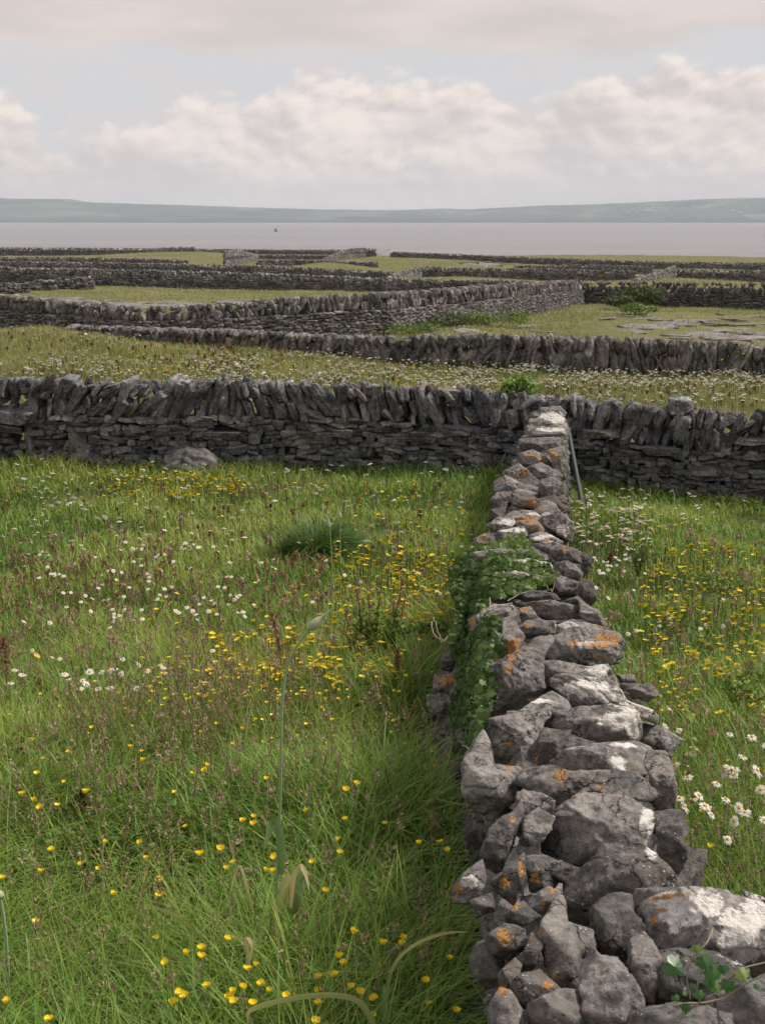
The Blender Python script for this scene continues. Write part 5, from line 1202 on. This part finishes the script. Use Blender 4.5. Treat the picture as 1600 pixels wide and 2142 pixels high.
M['redstem'] = flat_mat('red_brown_stem', (.13, .05, .025), .7, .2)
def tall_weed():
    base = hit_ground(780, 1425)[0][0]; root = empty('tall_weed', 'tall bushy weed with thin red-brown stems and narrow leaves, left of the ivy', 'weed', tuple(base)); k = base[1]/F
    r = np.random.RandomState(3); P = []; N = []; U = []; P2 = []; N2 = []
    for bx, tx, hh in ((12,-8,225),(12,-30,150),(30,50,235),(30,20,190),(58,95,240),(58,75,170),(62,120,130),(20,-45,110),(40,60,120),(70,100,200)):
        b = np.array([(bx-30)*k, r.uniform(-.06, .06), 0]); t = np.array([(tx-30)*k, r.uniform(-.12, .12), hh*k*1.02]); c = spline([b, b*.6+t*.4+np.array([(bx-tx)*k*.15, 0, 0]), t], 14); c += fbm(c*12, 2, bx)[:, None]*.01
        V, Q = tube(c, np.linspace(.0065, .0022, 14), 5); mesh_np('stem', V, [Q], M['redstem'], smooth=True, parent=root)
        for _ in range(260):
            q = r.uniform(.03, 1); j = int(q*13); d = r.normal(0, 1, 3); d[2] = abs(d[2])*.8+.3; d /= np.linalg.norm(d); s = (1-q)*.10+.025
            (P if q < .75 else P2).append(c[j]+d*s*r.uniform(.2, 1)); (N if q < .75 else N2).append(r.normal(0, 1, 3)+np.array([0, -.4, .6])); 
            if q < .75: U.append(d)
    V, T, t = leaves(np.array(P), np.array(N), np.full(len(P), .085), [(0, 0), (.12, .4), (0, 1.1), (-.12, .4)], 2, np.array(U)); tag(mesh_np('leaves', V, [T], M['bramble_green'], {'tint': t}, False, root), kind='stuff')
    V, T, t = leaves(np.array(P2), np.array(N2), np.full(len(P2), .016), OVAL, 2); tag(mesh_np('seeds', V, [T], M['red_seed'], {'tint': t}, False, root), kind='stuff')
tall_weed()
def dock(px, py, h_px, lab, mat='red_seed', w=1.0):
    base = hit_ground(px, py)[0][0]; k = base[1]/F; H = h_px*k; root = empty('dock_plant', lab, 'dock plant', tuple(base), 'dock and sorrel spikes in the left field'); r = np.random.RandomState(int(px))
    c = spline([(0, 0, 0), (r.normal(0, .02), 0, H*.5), (r.normal(0, .03), 0, H)], 12); V, Q = tube(c, np.linspace(.004, .0012, 12), 5); mesh_np('stem', V, [Q], M['redstem'], smooth=True, parent=root)
    P = []; n = 420
    for _ in range(n):
        q = r.uniform(.42, 1.0)**.8; a = r.uniform(0, 6.28); rr = abs(r.normal(0, .024))*w*(1.25-q)*1.7; p = c[int(q*11)]; P.append([p[0]+math.cos(a)*rr, p[1]+math.sin(a)*rr, q*H])
    V, T, t = leaves(np.array(P), r.normal(0, 1, (n, 3)), np.full(n, .017), OVAL, int(px)); tag(mesh_np('seed_spike', V, [T], M[mat], {'tint': t}, False, root), kind='stuff')
for a in ((10,1500,185,'tallest red dock spike at the left edge of the field','red_seed',1.6),(80,1500,95,'red dock spike just right of the tallest one','red_seed',1.2),(55,1480,70,'short red dock spike between the two tall ones','red_seed',1.0),(172,1530,60,'small red dock spike right of the daisies at left','red_seed',1.0),(583,1470,210,'thin pinkish sorrel spike left of the leek bud','tan_seed',.7),
          (840,1490,150,'thin reddish sorrel spike right of the tall weed','red_seed',.6),(165,1760,130,'brown dock spike with dark seeds in the lower left grass','brown_leaf',1.1),(45,1640,90,'brown seed spike near the left edge','brown_leaf',1.0),(880,1100,40,'little red sorrel spike near the far end of the meadow','red_seed',.8),(1270,1200,50,'dark sorrel spike right of the near wall','red_seed',.8),(1560,1500,120,'red-brown dock spike at the right edge behind the daisies','red_seed',1.2)): dock(*a)

M['leek'] = leaf_mat('leek_green', (.15, .26, .09), (.26, .38, .15), .2, .45, .4)
M['spathe'] = flat_mat('papery_spathe', (.55, .56, .36), .5, .3, .35)
M['drygreen'] = leaf_mat('yellowing_blade', (.26, .32, .10), (.48, .44, .18), .35, .5, .3)
M['straw'] = leaf_mat('straw_blade', (.50, .42, .20), (.66, .55, .30), .35, .6, .2)
def ribbon(pts3, w, twist=0.0, fold=.25):
    c = spline(pts3, 26); n = len(c); t = np.gradient(c, axis=0); t /= np.linalg.norm(t, axis=1)[:, None]
    v = np.array([0, -1., .35]); s = np.cross(t, v); s /= np.linalg.norm(s, axis=1)[:, None]+1e-9; nn = np.cross(s, t); q = np.linspace(0, 1, n); a = twist*q
    s2 = s*np.cos(a)[:, None]+nn*np.sin(a)[:, None]; n2 = np.cross(s2, t); ww = (w*np.minimum(1, 3.5*(1-q)+.04)*np.minimum(1, .6+q*2))[:, None]*.5
    V = np.stack([c-s2*ww, c-n2*ww*fold, c+s2*ww], 1).reshape(-1, 3); I = np.arange(n)[:-1, None]*3
    return V, np.concatenate([I+np.array([[0, 1, 4, 3]]), I+np.array([[1, 2, 5, 4]])]), np.repeat(q, 3)
def blade_thing(name, lab, cat, pts, D, w, mat, dD=0, twist=.4, parent=None, group=None):
    n = len(pts); W3 = [world(a, b, D+dD*i/(n-1)) for i, (a, b) in enumerate(pts)]
    org = W3[0] if parent is None else np.array(parent.location); V, Q, q = ribbon(np.array(W3)-org, w, twist)
    o = mesh_np(name, V, [Q], M[mat], {'tint': q}, True, parent)
    if parent is None: o.location = org; tag(o, lab, cat, group)
    return o
def bud(parent, px, py, bx, by, D, r0, mat='spathe', name='flower_bud'):
    """papery teardrop with a long beak, from (px, py) towards (bx, by)"""
    o = np.array(parent.location); a = world(px, py, D)-o; b = world(bx, by, D)-o; L = np.linalg.norm(b-a); q = np.linspace(0, 1, 22)
    rad = np.interp(q, [0, .06, .18, .32, .5, .7, 1], np.array([.25, .7, 1, .85, .38, .2, .05]))*r0
    c = a+(b-a)*q[:, None]; c[:, 2] += np.sin(q*3)*L*.05; V, Q = tube(c, rad, 12); V += fbm(V*90, 2, 4)[:, None]*r0*.12; return mesh_np(name, V, [Q], M[mat], smooth=True, parent=parent)
def leek(lab, path, D, bud_, r0, rad, group=None, leafs=()):
    W3 = [world(a, b, D) for a, b in path]; root = empty('wild_leek', lab, 'wild leek', tuple(W3[0]), group); o = np.array(root.location)
    V, Q = tube(spline(np.array(W3)-o, 60), np.linspace(rad, rad*.55, 60), 8); mesh_np('stem', V, [Q], M['stemblue'], smooth=True, parent=root)
    if bud_: bud(root, *path[-1], *bud_, D, r0)
    for pts, w, mat, tw in leafs: blade_thing('leaf', None, None, pts, D, w, mat, -.05, tw, root)
    return root
M['stemblue'] = flat_mat('bluish_green_stem', (.28, .40, .20), .5, .35)
leek('tall wild leek rising from the lower grass, stem curving to a pale pointed bud', [(584,1990),(580,1850),(585,1720),(588,1600),(590,1480),(600,1400),(622,1350),(646,1318)], 4.0, (700,1272), .016, .0060, None,
  [([(590,2040),(575,1970),(585,1900),(600,1835),(592,1832)], .036, 'drygreen', .3), ([(612,2010),(612,1930),(622,1870),(640,1822),(628,1850)], .040, 'leek', .8), ([(586,1830),(588,1760),(572,1722),(552,1780)], .030, 'leek', .5), ([(600,1990),(618,1900),(604,1850)], .026, 'drygreen', .2)])
leek('slender wild leek behind the large one, thin stem topped by a tiny pale bud', [(676,1360),(680,1290),(690,1240),(695,1200),(693,1150),(690,1105)], 6.6, (683,1072), .010, .0036)
leek('thin wild leek with the highest small pointed bud in the meadow', [(712,1180),(712,1130),(711,1086)], 8.5, (709,1058), .013, .0036)
leek('little wild leek bud in front of the yellow buttercups', [(756,1290),(755,1250),(753,1224)], 8.0, (752,1206), .012, .0035)
leek('distant wild leek bud standing near the cross wall left of the near wall', [(965,1110),(965,1070),(964,1046)], 13.5, (964,1026), .016, .004)
leek('wild leek stem cut by the left edge with a round pale bud', [(12,2200),(18,2100),(16,2000),(10,1930),(2,1880)], 3.7, (-6,1850), .014, .0075)
blade_thing('dry_grass_blade', 'long yellow-green blade arching over the bottom edge with a broken straw tip', 'grass blade', [(800,2200),(780,2142),(750,2095),(700,2082),(640,2084),(580,2095),(530,2110),(518,2125),(522,2142)], 3.05, .015, 'drygreen', .1, .3)
blade_thing('dry_grass_blade', 'curled straw coloured blade tip hanging beside the leek leaves', 'grass blade', [(608,1900),(614,1840),(628,1812),(640,1830),(648,1868)], 3.85, .016, 'straw', 0, 1.0)
blade_thing('dry_grass_blade', 'small straw coloured blade tip twisted upright in the lower grass', 'grass blade', [(528,1900),(515,1850),(503,1812),(492,1830),(480,1876)], 3.9, .011, 'straw', 0, 1.2)
blade_thing('dry_grass_blade', 'pale dry blade bending to the left from the middle of the lower grass', 'grass blade', [(470,2060),(430,1975),(380,1925),(330,1900),(295,1890)], 3.75, .010, 'drygreen', 0, .5)
blade_thing('green_grass_blade', 'thin pale green stalk arching up to the right towards the wall foot', 'grass blade', [(810,2142),(812,2060),(830,2010),(870,1975),(930,1952),(985,1950)], 3.35, .009, 'drygreen', -.2, .3)
blade_thing('green_grass_blade', 'broad upright pale green blade at the bottom right of the grass', 'grass blade', [(806,2200),(806,2130),(804,2080),(803,2060)], 3.2, .014, 'leek', 0, .1)
blade_thing('dry_grass_blade', 'short papery straw blade above the red clover', 'grass blade', [(520,2040),(518,1990),(515,1965),(528,1975),(524,2010)], 3.6, .013, 'straw', 0, .8)
M['drygreen2'] = leaf_mat('dead_blade', (.26, .20, .09), (.42, .33, .18), .3, .6, .2)
# flat leaves of clover, buttercup and plantain low among the grass, and dead thatch
xx, yy = sample(5200, 2.6, 8.5, .46); cc = clump(xx, yy, 1.6, 77); kk = cc > -.12; xx, yy = xx[kk], yy[kk]; Pl = np.stack([xx, yy, G(xx, yy)+NR.uniform(.05, .22, len(xx))], -1)
Nn = NR.normal(0, .35, Pl.shape)+np.array([0, 0, 1.]); dd = NR.normal(0, 1, Pl.shape)
M['herb'] = leaf_mat('meadow_herb_leaf', (.045, .11, .018), (.13, .24, .04), .25, .5, .25)
V, T, t = leaves(Pl, Nn, np.full(len(Pl), .036), OVAL, 91, dd); tag(mesh_np('herb_leaves', V, [T], M['herb'], {'tint': t}, False), kind='stuff')
xx, yy = sample(2600, 2.5, 8.0, .46); blades('dead_grass', xx, yy, NR.uniform(.15, .34, len(xx)), NR.uniform(.004, .008, len(xx)), NR.uniform(.8, 1.6, len(xx)), NR.uniform(0, 1, len(xx)), M['drygreen2'], 5)
# scattered broader arching leaves through the near grass
xx, yy = sample(2600, 2.6, 7.5, .46); blades('broad_grass', xx, yy, NR.uniform(.22, .42, len(xx)), NR.uniform(.008, .015, len(xx)), NR.uniform(.7, 1.5, len(xx)), NR.uniform(.2, 1, len(xx)), M['lush'], 6)

# flat weathered slabs of the limestone pavement
def slabs():
    protos = []
    for i in range(8):
        d, f = ICO[4]; V, _ = rock_template(4, 300+i); V = V*np.array([1, .7, .12])*(1+.15*fbm(V*2, 3, i)[:, None]); protos.append((V, f))
    meshes = []; n = len(protos); fresh = []
    for i, (V, f) in enumerate(protos):
        o = mesh_np('limestone_slab', V, [f], M['pale'], {'tone': np.full(len(V), 1.15), 'white': np.full(len(V), .08), 'orange': np.full(len(V), -.4)}, True); fresh.append(True); meshes.append(o)
    k = 0
    for (x0, y0, x1, y1, cnt, lab, grp, smin, smax) in ((1180,655,1620,712,40,'flat grey limestone slab lying in the rough grass below the dark right wall','limestone slabs in the rough field on the right',.3,.85),(880,672,1150,700,8,'small limestone slab in the grass foot of the pale slanting wall','limestone slabs below the slanting wall',.3,.7),(80,627,560,643,34,'limestone slab in the bare strip above the wall on the left','limestone slabs in the left strip',.5,1.4),(970,548,1060,556,7,'pale slab in the far olive field near the shore','slabs in the far field',1.0,2.2)):
        for _ in range(cnt):
            q = R.random()**.6; P, ok = hit_ground(x0+(x1-x0)*(q if x0 > 1000 else R.random()), R.uniform(y0, y1))
            if not len(P): continue
            j = k % n; k += 1; src = meshes[j]
            if fresh[j]: o = src; fresh[j] = False
            else: o = src.copy(); COL.objects.link(o)
            s = R.uniform(smin, smax); o.location = P[0]-np.array([0, 0, .045*s]); o.scale = (s, s*R.uniform(.6, 1.2), s*R.uniform(.6, 1.3)); o.rotation_euler = (R.gauss(0, .04), R.gauss(0, .04), R.uniform(-.6, .6)); tag(o, lab, 'rock slab', grp, 'thing')
slabs()

# ------------------------------------------------------------------ pole, gate, boat, houses
M['pipe'] = flat_mat('galvanised_steel', (.065, .072, .082), .6, .3)
def pole():
    a = world(1188, 902, 17.6); b = world(1217, 1056, 16.3); root = empty('metal_pole', 'bluish grey metal pole leaning on the far end of the near wall', 'pole', tuple(b)); o = np.array(root.location)
    V, Q = tube(np.linspace(b-o, a-o, 4), .030, 14); mesh_np('shaft', V, [Q], M['pipe'], smooth=True, parent=root)
    d = (a-b)/np.linalg.norm(a-b); V, Q = tube(np.array([a-o-d*.01, a-o+d*.012, a-o+d*.016]), np.array([.033, .033, .001]), 14); mesh_np('cap', V, [Q], M['pipe'], smooth=False, parent=root)
pole()
M['gatewhite'] = flat_mat('pale_painted_metal', (.62, .62, .60), .5, .3)
def gate():
    D = 268; l, r_ = world(789, 534, D), world(815, 536, D-2); root = empty('field_gate', 'pale tubular field gate in the gap of the shore wall', 'gate', tuple(l)); o = l; H = 1.35
    d = (r_-l); 
    Vs, Fs, n0 = [], [], 0
    for z in (.15, .45, .75, 1.02, 1.3):
        V, Q = tube(np.array([[0, 0, z], d+[0, 0, z]]), .045, 6); Vs.append(V); Fs.append(Q+n0); n0 += len(V)
    mesh_np('rails', np.concatenate(Vs), [np.concatenate(Fs)], M['gatewhite'], parent=root)
    for q in (0, 1): V, Q = tube(np.array([d*q+[0, 0, -.2], d*q+[0, 0, 1.45]]), .08, 8); mesh_np('post', V, [Q], M['gatewhite'], parent=root)
    V, Q = tube(np.array([[0, 0, .15], d+[0, 0, 1.3]]), .04, 6); mesh_np('brace', V, [Q], M['gatewhite'], parent=root)
gate()
M['hull'] = flat_mat('dark_hull', (.05, .06, .07), .5, .4); M['sail'] = flat_mat('grey_sail', (.16, .17, .19), .7, .1)
def boat():
    D = 15/math.tan(PITCH+math.atan((485-CY)/F)); c = world(577, 485, D); c[2] = 0; root = empty('sailing_boat', 'tiny dark sailing boat far out on the grey sea', 'boat', tuple(c)); k = D/F; L = 9*k*.5; H = 9*k
    V = np.array([(-L, 0, .3*k), (-L*.7, -.3*L, 0), (L*.7, -.3*L, 0), (L*1.1, 0, .9*k), (L*.7, .3*L, 0), (-L*.7, .3*L, 0), (-L, -.3*L, 1.2*k), (L*.7, -.3*L, 1.2*k), (L*1.15, 0, 1.4*k), (L*.7, .3*L, 1.2*k), (-L, .3*L, 1.2*k)])
    mesh_np('hull', V, [[[1, 2, 7, 6], [4, 5, 10, 9], [5, 1, 6, 10]], [[2, 3, 8], [2, 8, 7], [3, 4, 9], [3, 9, 8], [6, 7, 8], [6, 8, 10], [8, 9, 10]]], M['hull'], parent=root)
    V, Q = tube(np.array([[0, 0, k], [0, 0, H]]), .12*k, 6); mesh_np('mast', V, [Q], M['hull'], parent=root)
    mesh_np('sail', np.array([(-.1*k, 0, 1.8*k), (-L*.8, .2*k, 2*k), (-.1*k, 0, H*.95), (.15*k, .12*k, 1.9*k), (L*.8, .2*k, 1.8*k), (.15*k, .12*k, H*.8)]), [[[0, 1, 2], [3, 4, 5]]], M['sail'], parent=root)
boat()
M['limewash'] = flat_mat('white_limewash', (.75, .75, .73), .9, .1); M['slate'] = flat_mat('slate_roof', (.10, .11, .12), .8, .2)
hills_ob = bpy.data.objects['hills']
def houses():
    from mathutils.bvhtree import BVHTree
    me = hills_ob.data; bvh = BVHTree.FromPolygons([v.co[:] for v in me.vertices], [p.vertices[:] for p in me.polygons])
    spots = [(1322,440),(1332,443),(1341,438),(1349,441),(1352,436),(1360,439),(1366,435),(1371,440),(1378,437),(1384,434),(1390,438),(1395,435),(1313,445),(1300,441),(1270,439),(1225,446),(1140,450),(1160,447),(1450,432),(1478,430),(1530,441),(1545,445),(1562,432),(1410,447),(1515,433),(1040,448),(985,447),(940,446)]
    first = None
    for i, (a, b) in enumerate(spots):
        d = Vector(ray(a, b)).normalized(); hit = bvh.ray_cast(Vector(CAM), d, 30000)[0]
        if hit is None: continue
        s = R.uniform(.8, 1.5); w, dp, h, rf = 9., 5., 4.5, 2.6
        if first is None:
            W_ = np.array([(x*w, y*dp, z*h-(3 if z == 0 else 0)) for z in (0, 1) for x, y in ((-1, -1), (1, -1), (1, 1), (-1, 1))]+[(-w, 0, h+rf), (w, 0, h+rf)])
            first = mesh_np('cottage', W_, [[[0, 1, 5, 4], [2, 3, 7, 6]], [[1, 2, 6], [3, 0, 4]], [[1, 6, 5], [3, 4, 7]], [[5, 6, 9], [7, 4, 8]]], M['limewash'])
            e = 1.08; V = np.array([(-w*e, -dp*1.1, h-.3), (w*e, -dp*1.1, h-.3), (w*e, 0, h+rf+.2), (-w*e, 0, h+rf+.2), (-w*e, dp*1.1, h-.3), (w*e, dp*1.1, h-.3)])
            mesh_np('roof', V, [[[0, 1, 2, 3], [3, 2, 5, 4]]], M['slate'], parent=first); o = first
        else:
            o = first.copy(); COL.objects.link(o)
            for ch in list(first.children): c = ch.copy(); COL.objects.link(c); c.parent = o
        o.location = hit; o.scale = (s, s, s); o.rotation_euler = (0, 0, R.uniform(-.5, .5))
        cl = 'in the white village on the far hillside' if 1290 < a < 1400 else 'scattered over the far green slope'
        tag(o, 'tiny white cottage '+cl, 'cottage', 'white cottages '+cl)
houses()

# ------------------------------------------------------------------ sea air
def haze():
    x, y0, y1, z0, z1 = 9000, -2700, 10800, -17.5, 260
    V = np.array([(a, b, c) for c in (z0, z1) for a, b in ((-x, y0), (x, y0), (x, y1), (-x, y1))])
    m = bpy.data.materials.new('sea_air'); m.use_nodes = True; nt = m.node_tree; nt.nodes.clear(); o = nt.nodes.new('ShaderNodeOutputMaterial'); v = nt.nodes.new('ShaderNodeVolumePrincipled')
    v.inputs['Color'].default_value = (.84, .91, .98, 1); v.inputs['Density'].default_value = 0.85e-4; v.inputs['Anisotropy'].default_value = 0.0; nt.links.new(v.outputs[0], o.inputs['Volume'])
    ob = mesh_np('haze', V, [[[0, 3, 2, 1], [4, 5, 6, 7], [0, 1, 5, 4], [1, 2, 6, 5], [2, 3, 7, 6], [3, 0, 4, 7]]], m); tag(ob, kind='stuff')
haze()
